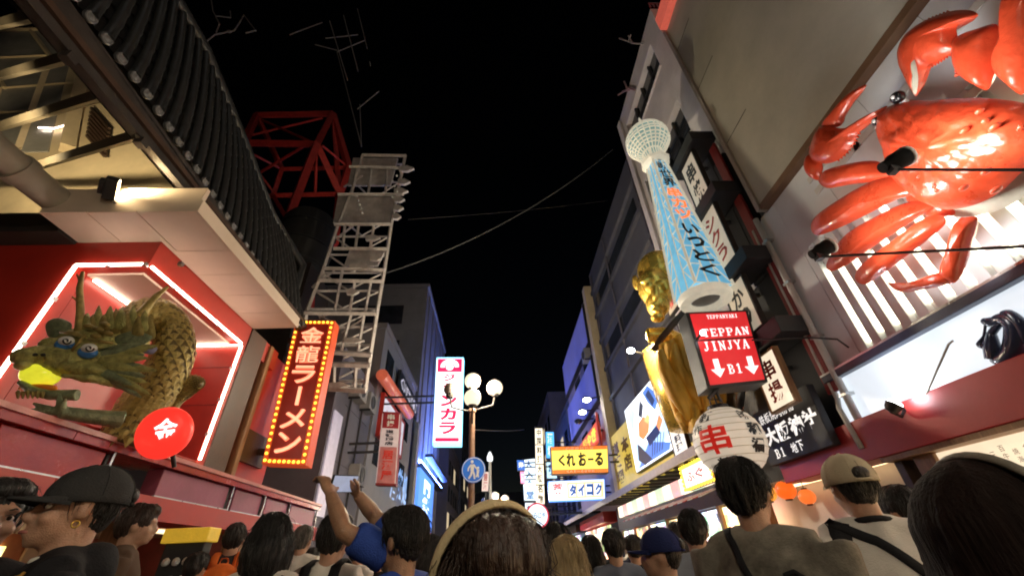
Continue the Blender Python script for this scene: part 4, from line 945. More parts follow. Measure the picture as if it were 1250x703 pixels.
MB().tube([gp(843, 372, -.9), gp(828, 388, -.8), gp(808, 412, -.65), gp(797, 428, -.5)], .07, 8).build('rail', M['brown'], gf)
MB().span((4.4, 8.4, 3.3), (XB, 9.0, 3.45)).build('ledge', M['brown'], gf)

# ---- TEPPAN sign
yT = 6.0
tq = [ony(837, 381, yT), ony(913, 378, yT), ony(938, 466, yT), ony(864, 474, yT)]
tp = thing('basement_sign', tq[3], 'red and white lit box sign with two arrows pointing to the basement', 'sign')
slab(tq, .38, 'sign_box', M['black'], tp, bevel=.012)
tf = glow('teppan_red', (.90, .03, .035), .28, .15, 3)
fr = subq(tq, .055, .03, .95, .395, .004); fr2 = subq(tq, .055, .415, .95, .965, .004)
slab(fr, .01, 'sign_face', tf, tp); slab(fr2, .01, 'sign_face', tf, tp)
wl = glow('white_print', (1, .97, .95), .55, .05)
strokes(tq, row('TEPPANYAKI', .30, .80, .06, .115, .12), wl, tp, eps=.012)
strokes(tq, row('TEPPAN', .15, .92, .255, .365, .12), wl, tp, eps=.012)
strokes(tq, row('JINJYA', .10, .86, .43, .555, .12), wl, tp, eps=.012)
strokes(tq, row('B1', .39, .64, .74, .86, .14), wl, tp, eps=.012)
mb = MB()
for s0 in (.13, .68):
    P = [(.07, .0), (.16, .0), (.16, .55), (.23, .55), (.115, 1), (0, .55), (.07, .55)]
    nrm = (tq[3] - tq[0]).cross(tq[1] - tq[0]).normalized()
    mb.add([quadpt(tq, s0 + x * 1.0, .66 + y * .23) + nrm * .012 for x, y in P], [tuple(range(7))])
mb.build('arrow', wl, tp)
MB().tube([quadpt(tq, .0, .405) + V(0, -.01, 0), quadpt(tq, 1, .405) + V(0, -.01, 0)], .012, 6).build('mid_rail', M['black'], tp)
MB().tube([ony(865, 486, yT + .1), ony(885, 466, yT + .12)], .03, 6).tube([ony(880, 490, yT + .1), ony(870, 468, yT + .12)], .025, 6).build('hanger', M['black'], tp)
MB().span((tq[1].x, yT + .12, tq[1].z - .55), (XB - .1, yT + .2, tq[1].z - .45)).build('bracket', M['black'], tp)
tl = thing('clip_lamp', ony(858, 405, yT - .1), 'small glaring clip lamp in front of the red basement sign', 'lamp')
c = ony(858, 406, yT - .18); MB().ell(c, (.045, .045, .045), nu=10, nv=8).build('bulb', glow('clip_bulb', (.95, .97, 1), 7, 0), tl, smooth=True)
MB().tube([c + V(-.02, .03, .0), c + V(-.05, .2, -.05)], .02).build('arm', M['black'], tl)

# ---- paper lantern
lc_ = ony(890, 539, 6.4); lx = (ony(930, 539, 6.4) - ony(890, 539, 6.4)).length; lz = (ony(890, 539, 6.4) - ony(890, 501, 6.4)).length * 1.0
pl = thing('paper_lantern', lc_ - V(0, 0, lz), 'big round white paper lantern with red and black brush characters', 'lantern')
prof = []
for k in range(25):
    a = -1.25 + 2.5 * k / 24; prof.append((lx * math.cos(a) * (1 + (.012 if k % 2 else 0)), lz * math.sin(a) / math.sin(1.25) * .98))
lb = MB().lathe(lc_, prof, 40).build('paper', glow('lantern_paper', (1, .86, .68), .17, .3, 2), pl, smooth=True)
for k in range(1, 24, 2):
    r, z = prof[k]; MB().lathe(lc_ + V(0, 0, z), [(r + .001, -.004), (r + .006, 0), (r + .001, .004)], 40, None, True).build('rib', pm('bamboo', (.5, .4, .25), .6), lb)
for s in (1, -1): MB().lathe(lc_ + V(0, 0, s * lz - .05), [(0, 0), (prof[0][0] * .98, 0), (prof[0][0] * .98, .1), (0, .1)], 24).build('cap', M['inkblack'], pl)
MB().tube([lc_ + V(0, 0, lz), lc_ + V(.0, 0, lz + .35)], .012).tube([lc_ + V(-.1, 0, lz + .05), lc_ + V(-.1, 0, lz + .16), lc_ + V(.1, 0, lz + .16), lc_ + V(.1, 0, lz + .05)], .012).build('hook', M['black'], pl)
def on_lantern(ch, ang, z0, z1, wdeg, m, bold=.06):
    vs, fs = glyph(ch, bold)
    bm = bmesh.new(); bv_ = [bm.verts.new((x, y, 0)) for x, y in vs]
    for f in fs:
        try: bm.faces.new([bv_[i] for i in f])
        except ValueError: pass
    bmesh.ops.triangulate(bm, faces=bm.faces[:]); bmesh.ops.subdivide_edges(bm, edges=bm.edges[:], cuts=3, use_grid_fill=True); bm.verts.index_update()
    vs = [(v.co.x, v.co.y) for v in bm.verts]; fs = [[v.index for v in f.verts] for f in bm.faces]; bm.free()
    base = math.atan2(EYE.y - lc_.y, EYE.x - lc_.x); P = []
    for x, y in vs:
        z = z0 + (z1 - z0) * y; a = base + R(ang + (x - .5) * wdeg); cs = math.sqrt(max(.05, 1 - (z / lz * .95) ** 2))
        P.append(lc_ + V((lx * cs + .022) * math.cos(a), (lx * cs + .022) * math.sin(a), z))
    return MB().add(P, fs).build('brush_character', m, pl)
on_lantern('串', -22, -.45 * lz, .36 * lz, 50, pm('lantern_red', (.6, .03, .02), .5, em=(1, .03, .02), es=.10, bump=0), .02)
on_lantern('新', -30, .50 * lz, .80 * lz, 32, M['inkblack'], .03); on_lantern('作', -48, .20 * lz, .46 * lz, 22, M['inkblack'], .03); on_lantern('粉', -14, -.84 * lz, -.54 * lz, 34, M['inkblack'], .03)
on_lantern('新', 42, .40 * lz, .72 * lz, 24, M['inkblack']); on_lantern('和', 46, -.05 * lz, .32 * lz, 26, M['inkblack']); on_lantern('福', 45, -.5 * lz, -.12 * lz, 26, M['inkblack'])

# ---- black shrine board
bq = [onx(925, 500, 4.72), onx(1004, 478, 4.72), onx(1000, 560, 4.72), onx(925, 590, 4.72)]
zt1, zt0 = 3.45, 2.62; y1, y0 = onx(930, 540, 4.72).y, onx(1000, 505, 4.72).y
bq = rect_r(y0, y1, 2.62, 3.5, 4.72)
bb = thing('black_board', bq[2], 'black hanging board with white brush characters beside the lantern', 'sign')
slab(bq, .12, 'board', M['blackmat'], bb, bevel=.01)
wp = pm('white_lettering', (.75, .73, .7), .5, var=.08, bump=0, em=(1, .95, .9), es=.28)
letters(bq, row('大阪神社', .10, .98, .36, .68, .06), wp, bb, bold=.05)
letters(bq, row('鉄板焼肉粉物', .10, .72, .10, .28, .1), wp, bb, bold=.01); letters(bq, row('地下', .44, .64, .76, .93, .08), wp, bb, bold=.02)
strokes(bq, row('B1', .16, .34, .76, .92, .1), wp, bb)
MB().span((4.85, (y0 + y1) / 2, 3.2), (XB - .12, (y0 + y1) / 2 + .08, 3.3)).build('bracket', M['black'], bb)
# striped pole and red hose beside it
sv = MB().tube([onx(905, 470, 4.75), onx(903, 500, 4.75), onx(897, 470, 4.75), onx(905, 455, 4.75)], .08, 10).build('curved_duct', M['steel'], smooth=True); tag(sv, 'bent shiny steel duct between golden robe and gilt framed board', 'duct')
# ================================================================== RIGHT, further along
db = thing('dark_building', (XR + 4, 13.5, 0), 'dark unlit building behind the screen, banded with ledges', 'building')
dk = pm('dark_blue_render', (.085, .085, .10), .7, var=.2, scale=1.5)
MB().span((5.25, 9.65, 3.3), (12, 17.75, 14.2)).build('wall', dk, db)
for i, z in enumerate((7.2, 8.6, 10.0, 11.4, 12.8)):
    MB().span((5.12, 9.66, z), (5.249, 17.7, z + .16)).build('ledge', dk, db)
    if i % 2: MB().span((5.22, 10.4, z + .35), (5.249, 17.2, z + 1.0)).build('window', M['glassdark'], db)
# picture screen
XS = 4.85
led = [onx(x, y, XS) for x, y in ((763, 503), (799, 453), (827, 546), (777, 578))]
sy1, sy0 = (led[0].y + led[3].y) / 2, (led[1].y + led[2].y) / 2; sz1, sz0 = (led[0].z + led[1].z) / 2, (led[2].z + led[3].z) / 2
sq = rect_r(sy0, sy1, sz0, sz1, XS)
sc1 = thing('picture_screen', sq[3], 'bright lit picture screen with white and blue shapes on the yellow shop front', 'screen')
slab(sq, .2, 'casing', M['black'], sc1); slab(inset(sq, .01, .015, .01), .008, 'picture', glow('screen_white', (.92, .96, 1), 1.00, .12, 1.2), sc1)
SCOL = {'b': glow('screen_blue', (.10, .25, .85), 0.45, .3), 'n': glow('screen_navy', (.03, .06, .22), 0.17, .3), 'o': glow('screen_orange', (.95, .28, .08), 0.55, .3), 'c': glow('screen_sky', (.45, .7, 1), 0.70, .3), 'k': glow('screen_dark', (.08, .08, .1), 0.15), 'g': glow('screen_gold', (.9, .6, .2), 0.55)}
nrm = V(-1, 0, 0)
def blob(col, pts, e): MB().add([quadpt(sq, s, t) + nrm * e for s, t in pts], [tuple(range(len(pts)))]).build('picture_patch', SCOL[col], sc1)
blob('c', [(.05, .95), (.12, .6), (.4, .75), (.9, .45), (.96, .8), (.6, .96)], .012); blob('b', [(.1, .96), (.5, .72), (.95, .9), (.9, .97)], .014)
blob('n', [(.14, .85), (.2, .62), (.5, .95), (.3, .97)], .016); blob('o', [(.28, .55), (.33, .38), (.5, .35), (.62, .48), (.55, .6), (.38, .64)], .014); blob('o', [(.72, .62), (.85, .5), (.9, .6), (.78, .7)], .016)
blob('n', [(.45, .64), (.75, .6), (.8, .72), (.5, .78)], .018); blob('k', [(.38, .28), (.5, .1), (.56, .22), (.46, .36)], .018); blob('b', [(.6, .05), (.75, .03), (.95, .3), (.8, .42), (.68, .25)], .014); blob('n', [(.66, .12), (.76, .1), (.84, .3), (.76, .34)], .017); blob('g', [(.5, .42), (.6, .36), (.66, .44), (.58, .5)], .018); blob('c', [(.08, .2), (.22, .05), (.3, .2), (.15, .42)], .013)
for s in range(5): blob('n', [(.62 + s * .06, .66 + .02 * s), (.64 + s * .06, .66 + .02 * s), (.52 + s * .06, .92), (.50 + s * .06, .92)], .02)
# yellow shop front round the screen
ysf = thing('yellow_shop_front', (5, 15, 0), 'yellow and brown shop front with striped awnings under the picture screen', 'building')
yel = pm('yellow_board', (.70, .52, .10), .45, var=.2, scale=1.5, em=(1, .75, .1), es=.14)
MB().span((XS + .08, sy1 + .02, 3.3), (5.2, 18.6, sz1 - .3)).span((XS + .08, 9.7, sz0 - .32), (5.2, sy1 + .019, sz0 - .04)).build('yellow_panel', yel, ysf)
letters(rect_r(sy1 + .2, 18.2, 3.7, sz1 - .5, XS + .08), column('道頓堀', .1, .45, .05, .95) + column('本店', .55, .9, .1, .8), pm('brown_paint', (.16, .06, .02), .5, bump=0), ysf, bold=.04)
aw = pm('taupe_awning', (.30, .22, .19), .6, var=.2, scale=3)
MB().prism([(4.15, 8.3, 3.22), (5.19, 8.3, 3.5), (5.19, 8.3, 3.56), (4.15, 8.3, 3.28)], (0, 32, 0)).build('awning', aw, ysf)
MB().span((4.10, 8.3, 3.12), (4.149, 40.3, 3.30)).build('awning_edge', pm('pale_edge', (.5, .42, .38), .5), ysf)
for k in range(16): MB().span((4.2, 8.35 + k * .62, 3.1), (5.1, 8.39 + k * .62, 3.16)).build('awning_rib', M['fascia'], ysf)
lp = glow('paper_warm', (1, .85, .6), 0.75, .4, 5)
for k in range(15):
    y = 8.5 + k * .66; MB().span((4.86, y, 2.72), (4.93, y + .58, 3.08)).build('lit_panel', [lp, glow('paper_pink', (1, .5, .45), 0.50, .3, 4), lp, glow('paper_green', (.75, .9, .6), 0.45, .3, 4)][k % 4], ysf)
MB().span((4.95, 8.35, 2.3), (5.2, 19, 3.1)).build('transom_wall', M['brown'], ysf)
for k in range(22):
    y = 9.4 + k * .3; MB().prism([(4.3, y, 2.42), (4.9, y, 2.62), (4.9, y + .16, 2.62), (4.3, y + .16, 2.42)], (0, 0, .02)).build('awning_stripe', M['red'] if k % 2 else M['offwhite'], ysf)
for k in range(6): MB().span((5.02, 8.6 + k * 1.7, .3), (5.1, 10.1 + k * 1.7, 2.25)).build('shop_window', [M['warmsoft'], display('cool_display', 1.1, (.9, .95, 1), 4, .6)][k % 2], ysf)
for k in range(7): MB().span((4.96, 8.42 + k * 1.7, .12), (5.15, 8.56 + k * 1.7, 2.3)).build('shop_post', M['wood'], ysf)
# alley shop with lanterns between crab restaurant and awning
ls = thing('lantern_shop', (5.3, 6.8, 0), 'small warm lit food shop under the black front, its counter behind the crowd', 'shop front')
MB().span((5.6, 5.5, .1), (5.7, 8.3, 2.4)).build('back_wall', pm('warm_timber_wall', (.14, .06, .028), .6, var=.35, scale=2), ls)
MB().span((4.9, 5.45, 2.38), (5.6, 8.3, 2.42)).build('ceiling', M['wood'], ls); MB().span((5.05, 5.6, .12), (5.4, 8.2, 1.05)).build('counter', M['wood'], ls)
for k in range(9): MB().span((5.52, 5.55 + k * .3, 1.55 + .1 * (k % 2)), (5.58, 5.78 + k * .3, 2.1 + .12 * (k % 3))).build('menu_card', [lp, M['red'], glow('paper_orange', (1, .4, .1), 0.30, .3, 4)][k % 3], ls)
MB().box((5.3, 6.8, 2.36), (.05, 2.2, .03)).build('strip_light', glow('dim_strip', (1, .7, .36), 1.5, .1), ls)
for k in range(8): MB().span((5.5, 5.6 + k * .33, 1.15), (5.59, 5.85 + k * .33, 1.42)).build('bottle_row', [M['wood'], M['red'], M['brown'], M['offwhite']][k % 4], ls, bevel=.01)
olab = ['yellow glowing round lantern left of the orange one', 'orange round lantern beside the beige cap', 'red glowing lantern low in the warm shop']
for i, (x, y, r, col) in enumerate(((937, 602, 9, (1, .62, .15)), (959, 598, 10, (1, .22, .04)), (985, 606, 8, (1, .3, .1)))):
    c = onx(x, y, 4.95); rr = r * (onx(x, y, 4.95) - onx(x - 1, y, 4.95)).length * .55
    rr = r * (c - EYE).length / 560
    t = thing('shop_lantern', c - V(0, 0, rr), olab[i], 'lantern')
    MB().lathe(c, [(rr * math.cos(a / 10), rr * .9 * math.sin(a / 10)) for a in range(-13, 14)], 18).build('paper', glow('lan%d' % i, (col[0], col[1] * .6, col[2] * .3), .42, .3, 6), t, smooth=True)
    for s in (1, -1): MB().lathe(c + V(0, 0, s * rr * .88 - .015), [(0, 0), (rr * .35, 0), (rr * .35, .03), (0, .03)], 12).build('cap', M['inkblack'], t)
    MB().tube([c + V(0, 0, rr), (c.x, c.y, 2.42)], .006, 5).build('cord', M['black'], t)
# bulb framed box sign below the golden robe
q = [onx(832, 570, 4.35), onx(868, 556, 4.35), onx(872, 588, 4.35), onx(835, 600, 4.35)]
y1, y0 = q[0].y, q[1].y; z1 = (q[0].z + q[1].z) / 2; z0 = (q[2].z + q[3].z) / 2
q = rect_r(y0, y1, z0, z1, 4.3); bs = thing('bulb_framed_sign', q[3], 'small lit sign ringed by yellow bulbs under the golden robe', 'sign')
slab(q, .15, 'box', M['wood'], bs); slab(inset(q, .06, .1, .006), .005, 'face', glow('bs_face', (1, .9, .72), 0.75, .15), bs)
letters(inset(q, .06, .1, .006), row('ふぐ', .1, .8, .25, .75), M['inkred'], bs, eps=.004)
bmm = MB().ell((0, 0, 0), .035, nu=8, nv=5).mesh('bulb', M['yellowbulb'])
for i in range(11):
    for t in (.03, .97): o = link('bulb', bmm); o.location = quadpt(q, .03 + .94 * i / 10, t) + V(-.02, 0, 0); attach(o, bs)
for i in range(1, 5):
    for s in (.03, .97): o = link('bulb', bmm); o.location = quadpt(q, s, .03 + .94 * i / 5) + V(-.02, 0, 0); attach(o, bs)
MB().span((4.46, y0 + .1, z1 - .2), (4.95, y0 + .18, z1 - .12)).build('bracket', M['black'], bs)
q = [onx(x, y, 4.4) for x, y in ((812, 515), (832, 560), (842, 556), (822, 500))]
sb = thing('shaped_board', q[0], 'pale outlined name board hanging under the golden robe beside the screen', 'name board')
qq = rect_r(onx(838, 540, 4.5).y, onx(815, 520, 4.5).y, onx(830, 555, 4.5).z, onx(822, 505, 4.5).z, 4.5)
slab(qq, .1, 'board', glow('sb_face', (1, .9, .75), 0.40, .2), sb, bevel=.02); frame(qq, .03, .1, 'frame', M['brown'], sb, .01); letters(qq, column('ふぐ料理', .25, .75, .06, .94), M['inkblack'], sb)
MB().span((4.6, qq[0].y - .2, qq[0].z - .3), (XS, qq[0].y - .12, qq[0].z - .2)).build('bracket', M['black'], sb)

# projecting signs
def face_sign(px, y, th, mface, name, label, cat='sign', fr=None, fw=.05, arm=None):
    q = [ony(*p, y) for p in px]; t = thing(name, q[3], label, cat)
    slab(q, th, 'box', fr or M['black'], t, bevel=.01); slab(inset(q, .012, .03, .006), .005, 'face', mface, t)
    if arm is not None:
        zc = (q[0].z + q[3].z) / 2; xe = q[1].x if arm > 0 else q[0].x
        MB().span((xe, y + .05, zc + .1), (arm, y + .12, zc + .16)).span((xe, y + .05, zc - .16), (arm, y + .12, zc - .1)).build('bracket', M['black'], t)
    return t, q
t, q = face_sign([(672, 545), (742, 543), (743, 577), (674, 579)], 17.2, .3, glow('ku_yellow', (1, .72, .10), 0.68, .1), 'projecting_sign', 'yellow hanging sign with black brush writing, above the blue framed pharmacy sign', fr=pm('brown_frame', (.2, .09, .03), .5), arm=5.2)
for a, b in ((.02, .15), (.84, .97)): slab(subq(q, .015, a, .985, b, .012), .005, 'stripe', glow('ku_orange', (1, .22, .03), 0.40), t)
letters(q, row('創作串揚料理', .25, .75, .045, .13, .2) + row('くれおーる道頓堀', .25, .75, .87, .95, .2), M['white'], t, eps=.016, bold=0)
letters(q, [('く', .12, .3, .24, .72), ('れ', .26, .26, .42, .74), ('お', .47, .24, .62, .74), ('ー', .64, .46, .74, .54), ('る', .76, .26, .91, .74)], M['inkblack'], t, eps=.016, bold=.05)
t, q = face_sign([(669, 587), (738, 584), (739, 609), (671, 612)], 19.5, .3, glow('tai_white', (.92, .96, 1), 0.62, .08), 'projecting_sign', 'white hanging pharmacy sign with blue letters in a blue frame, below the yellow one', fr=pm('blue_frame', (.03, .12, .45), .4, em=(.05, .3, 1), es=.5), arm=5.2)
slab(subq(q, .33, .12, .97, .88, .012), .005, 'panel', glow('tai_peach', (1, .72, .35), 0.50), t)
for i in range(4): slab(subq(q, .355 + i * .15, .2, .475 + i * .15, .8, .016), .004, 'letter_ground', glow('tai_w2', (.95, .97, 1), 0.65), t)
letters(q, row('タイコク', .35, .96, .22, .78, .2), glow('tai_blue', (.01, .14, .62), 0.25), t, eps=.022, bold=.06)
letters(q, [('薬', .07, .14, .25, .66)], glow('tai_red', (.9, .08, .10), 0.40), t, eps=.012, bold=.02); letters(q, row('くすり', .06, .26, .72, .86), glow('tai_red', (.9, .08, .10), 0.40), t, eps=.012, bold=0)
vs_lab = {0: 'tall thin cream lit column sign beyond the pharmacy sign', 1: 'blue lit vertical sign right of the thin cream column', 2: 'white and cyan lit vertical sign left of the thin cream column', 3: 'small blue square sign at the left edge of the far sign cluster', 4: 'small pink lit sign below the blue square sign', 5: 'pale cyan lit sign under the blue vertical sign', 6: 'white lit low vertical sign below the white and cyan one'}
for i, (px, y, col, tx, mt, e) in enumerate(((((653, 520), (662, 520), (665, 618), (655, 618)), 24, (1, .86, .62), '中国料理大阪名物', 'inkblack', 1.5), (((666, 526), (676, 526), (677, 560), (667, 560)), 26, (.1, .45, 1), '酒場', 'white', 1.3), (((637, 560), (653, 558), (655, 612), (640, 612)), 28, (.75, .92, 1), '大入食堂', 'blue', 1.5), (((631, 561), (640, 561), (641, 574), (632, 574)), 27, (.05, .2, .7), '寿', 'white', .7), (((635, 575), (640, 575), (641, 590), (636, 590)), 27.5, (1, .3, .5), '酒', 'white', 1.1), (((667, 562), (678, 562), (680, 584), (668, 584)), 25.5, (.5, .85, 1), '薬', 'blue', 1.3), (((641, 613), (654, 613), (654, 632), (641, 632)), 29, (.8, .9, 1), '麺', 'inkblack', 1.3))):
    t, q = face_sign(px, y, .3, glow('vs%d' % i, col, e * .5, .15), 'vertical_sign', vs_lab[i], arm=5.0 if i != 99 else None)
    if len(tx) > 1: letters(q, column(tx, .2, .8, .03, .97, .2), M[mt] if mt != 'white' else glow('white_print', (1, .97, .95), 1.00), t, eps=.02)
    else: letters(q, [(tx, .15, .2, .85, .8)], M[mt] if mt != 'white' else glow('white_print', (1, .97, .95), 1.00), t, eps=.02)
    if i == 0:
        for k in range(1, 4): slab(subq(q, 0, k / 4 - .006, 1, k / 4 + .006, .014), .006, 'divider', M['black'], t)
rc_ = ony(656, 629, 22); rr = 14 * (ony(657, 629, 22) - rc_).length
t = thing('round_shop_sign', rc_, 'round white and red lit sign with blue brush writing, low among the far signs', 'sign')
MB().lathe(rc_, [(0, -.12), (rr, -.12), (rr, .06), (rr * .93, .08), (0, .08)], 28, (0, -1, 0)).build('disc', glow('round_red', (.85, .06, .10), 0.30), t)
MB().lathe(rc_ - V(0, .081, 0), [(0, 0), (rr * .86, 0), (rr * .86, .01), (0, .01)], 28, (0, -1, 0)).build('face', glow('round_white', (.75, .9, 1), 0.70, .2, 1), t)
letters([rc_ + V(-rr * .75, -.1, rr * .45), rc_ + V(rr * .75, -.1, rr * .45), rc_ + V(rr * .75, -.1, -rr * .45), rc_ + V(-rr * .75, -.1, -rr * .45)], row('わらじや', .02, .98, .25, .75), glow('round_blue', (.02, .1, .35), 0.15), t)
MB().span((rc_.x, 22.13, rc_.z), (5, 22.2, rc_.z + .1)).build('bracket', M['black'], t)
# slanted red and yellow board under small lamps
q = rect_r(18.7, 21.8, 6.3, 7.9, 4.7)
q = [onx(x, y, 4.6) for x, y in ((706, 548), (727, 512), (730, 535), (712, 560))]
t = thing('slanting_board', q[0], 'red and yellow flame coloured signboard above the yellow hanging sign', 'sign')
yy = [p.y for p in q]; q = rect_r(min(q[1].y, q[2].y), max(q[0].y, q[3].y), (q[3].z + q[2].z) / 2, (q[0].z + q[1].z) / 2, 4.6)
slab(q, .15, 'board', glow('sl_red', (.85, .1, .03), 0.35, .2), t); letters(q, row('金龍やき', .05, .95, .1, .9), glow('sl_yel', (1, .75, .05), 0.50), t, bold=.05)
MB().span((4.6, q[1].y - .15, q[2].z - .4), (4.7, q[1].y - .02, q[1].z + .4)).build('post', M['red'], t)
MB().span((4.76, q[1].y + .5, q[1].z - .3), (5.2, q[1].y + .6, q[1].z - .2)).build('bracket', M['black'], t)
for i, (x, y) in enumerate(((716, 487), (711, 502), (706, 514))):
    e = onx(x, y, 4.2); t = thing('sign_lamp', onx(x + 30, y, 5.0), ['topmost', 'middle', 'lowest, unlit'][i] + ' of the three small arm lamps on the purple lit building', 'lamp', 'arm lamps over the flame coloured board')
    MB().tube([e, (5.0, e.y, e.z + .12)], .03, 6).build('arm', M['black'], t)
    MB().ell(e, (.22, .26, .12)).build('lamp_head', M['black'], t, smooth=True)
    MB().ell(e - V(.02, .08, .06), (.18, .2, .09)).build('lens', M['cool'] if i < 2 else M['glassdark'], t, smooth=True)
e = ony(770, 428, 8.6); t = thing('sign_lamp', (5.1, e.y, e.z), 'small bright lamp on a thin arm left of the golden robe', 'lamp')
MB().tube([e, (4.9, 9.6, e.z + .1)], .025, 6).build('arm', M['black'], t); MB().ell(e, (.09, .09, .06)).build('bulb', M['cool'], t, smooth=True)
pl_ = bpy.data.lights.new('sign_lamp', 'POINT'); pl_.energy = 220; pl_.color = (1, .85, .6); pl_.shadow_soft_size = .1
po_ = bpy.data.objects.new('sign_lamp_light', pl_); COL.objects.link(po_); po_.location = e + V(.25, -.5, .1)

# purple lit building
pb = thing('purple_building', (8, 22, 0), 'narrow building washed in purple light, dark blue boards on its side', 'building')
MB().span((5.0, 17.9, 3.6), (12, 27, 13.2)).build('wall', pm('mauve_wall', (.24, .20, .28), .7, var=.12, scale=1), pb)
MB().span((4.85, 17.8, 3.6), (5.3, 18.3, 13.5)).build('pier', M['beige'], pb)
for z0, z1 in ((10.6, 12.7), (7.6, 9.7)):
    b_ = MB().span((4.82, 18.6, z0), (4.99, 26.8, z1)).build('board', pm('periwinkle_board', (.22, .24, .55), .4, var=.15, scale=.8, em=(.25, .25, 1), es=.05), pb)
    MB().span((4.78, 18.5, z0 - .1), (5.0, 26.9, z0 - .01)).span((4.78, 18.42, z0 - .1), (5.0, 18.59, z1 + .1)).build('board_frame', M['black'], b_)
for z0 in (9.8, 6.6): 
    for y in (19.5, 22.5): MB().span((4.97, y, z0), (4.999, y + 1.6, z0 + .6)).build('window', M['glassdark'], pb)
# far right row and left row of buildings, seen as dark fronts
def block(name, x0, x1, y0, y1, h, m, lab, side, rows, nwin, lit=.12):
    t = thing(name, ((x0 + x1) / 2, (y0 + y1) / 2, 0), lab, 'building'); MB().span((x0, y0, 0), (x1, y1, h)).build('wall', m, t)
    MB().span((x0 - .08, y0 - .08, h), (x1 + .08, y1, h + .25)).build('parapet', m, t)
    xf = x0 if side > 0 else x1
    for r in range(rows):
        z = 4 + r * (h - 4.5) / rows
        for k in range(nwin):
            y = y0 + (k + .3) * (y1 - y0) / nwin
            MB().span((xf - .03, y, z), (xf + .03, y + (y1 - y0) / nwin * .55, z + 1.3)).build('window', M['glassdark'] if random.random() > lit else glow('lit_win', (1, .8, .5), 0.25, .4), t)
    return t
random.seed(9)
nb_ = pm('night_render', (.10, .11, .15), .75, var=.2, scale=1)
block('far_building', 5.2, 12, 27.2, 36, 10.5, nb_, 'dark building behind the far lit column signs on the right', 1, 3, 4)
block('far_building', 4.9, 12, 36.2, 48, 14, M['graywall'], 'taller dark block beyond the far sign cluster', 1, 4, 5)
block('far_building', 5, 12, 48.2, 75, 12, nb_, 'farthest dark block closing the right side of the street', 1, 4, 8)
block('far_building', -12, -4.4, 40, 52, 11, M['graywall'], 'dark block behind the pedestrian sign on the left', -1, 3, 5)
block('far_building', -12, -4.2, 52.2, 80, 15, nb_, 'farthest dark block closing the left side of the street', -1, 4, 8)
fe = thing('far_building', (0, 92, 0), 'dim block across the very end of the street', 'building')
MB().span((-14, 90, 0), (14, 96, 13)).build('wall', nb_, fe)
for k in range(6): MB().span((-5 + k * 1.8, 89.95, 4 + (k % 3) * 2), (-4 + k * 1.8, 89.99, 5 + (k % 3) * 2)).build('window', M['glassdark'], fe)
# shop lights along the far street at eye level
for i, (x, y0, y1, c) in enumerate(((4.9, 20, 26, (1, .75, .5)), (4.9, 27.5, 35, (.8, .9, 1)), (4.85, 37, 47, (1, .8, .55)), (-4.35, 24, 31, (.9, .9, 1)), (-4.3, 41, 51, (1, .75, .5)))):
    t = thing('far_shop', (x, (y0 + y1) / 2, 0), ['lit shop front under the purple building', 'cool lit shop front past the purple building', 'warm lit shop front far down on the right', 'lit shop front under the blue building', 'warm lit shop front far down on the left'][i], 'shop front')
    n = 4
    for k in range(n):
        a = y0 + (y1 - y0) * k / n; MB().span((x, a + .1, .4), (x + .06 * (1 if x < 0 else -1), a + (y1 - y0) / n - .1, 2.6)).build('shop_window', display('far_display%d' % i, 1.0, c, 2.5, .5), t)
    MB().span((x - .3, y0, 2.7), (x + .3, y1, 3.1)).build('fascia', [M['maroon'], M['brown'], M['blue']][i % 3], t)

# ================================================================== LEFT, further along
lw = thing('grey_building', (-8, 13, 0), 'plain dark grey building wall right of the bulb ringed sign', 'building')
MB().span((-12, 11.4, 0), (-4.55, 15.0, 7.1)).build('wall', M['graywall'], lw)
MB().span((-4.54, 11.5, 2.6), (-4.5, 12.2, 5.2)).build('pale_panel', pm('pale_lilac_panel', (.55, .5, .58), .5, em=(.8, .75, 1), es=.08), lw)
for y, z in ((13.2, 5.6), (13.2, 4.0)): MB().span((-4.55, y - .9, z), (-4.54, y + 1.5, z + .012)).build('joint', M['fascia'], lw)
for y in (12.6, 13.8): MB().tube([(-4.5, y, 0), (-4.5, y, 7.0)], .03, 6).build('conduit', M['fascia'], lw)
b1_ = thing('mid_building', (-8, 18, 0), 'pale grey building behind the dark grey wall, red pipe sign on its side', 'building')
MB().span((-12, 15.1, 0), (-4.5, 22.5, 9.7)).build('wall', M['palewall'], b1_); MB().span((-12, 15.0, 9.7), (-4.42, 22.5, 9.95)).build('parapet', M['palewall'], b1_)
for k in range(3):
    for z in (4.6, 6.6, 8.2): MB().span((-4.5, 15.8 + k * 2.2, z), (-4.47, 17.0 + k * 2.2, z + .9)).build('window', M['glassdark'], b1_)
rtb = MB().tube([onx(466, 457, -4.1), onx(500, 506, -4.1)], .21, 14); o = rtb.build('red_tube_sign', pm('orange_red_tube', (.5, .1, .05), .4, em=(1, .2, .1), es=.10), smooth=True, autosmooth=50); tag(o, 'long orange red tube fixed along the pale grey building', 'tube sign')
sgs = [((470, 470), (480, 500), 'red lettered'), ]
t = thing('angled_shop_sign', onx(475, 490, -4.2), 'white and red lit shop boards under the long red tube', 'sign')
q = rect_l(15.6, 19.5, 5.6, 7.0, -4.3); slab(q, .12, 'board', glow('as_w', (.9, .85, .95), 0.23, .3), t); frame(q, .12, .15, 'frame', M['red'], t, .02); letters(q, row('焼肉食堂', .1, .9, .25, .75), M['inkred'], t)
q = rect_l(17.5, 22.2, 8.0, 8.9, -4.25); slab(q, .1, 'board', M['black'], t); letters(q, row('くいだおれ横丁', .04, .96, .2, .8), glow('as_txt', (.85, .8, .95), 0.25), t); letters(rect_l(15.6, 22, 3.6, 5.3, -4.3), row('酒飲処', .4, .95, .1, .9), glow('as_blue', (.25, .5, 1), 0.35), t)
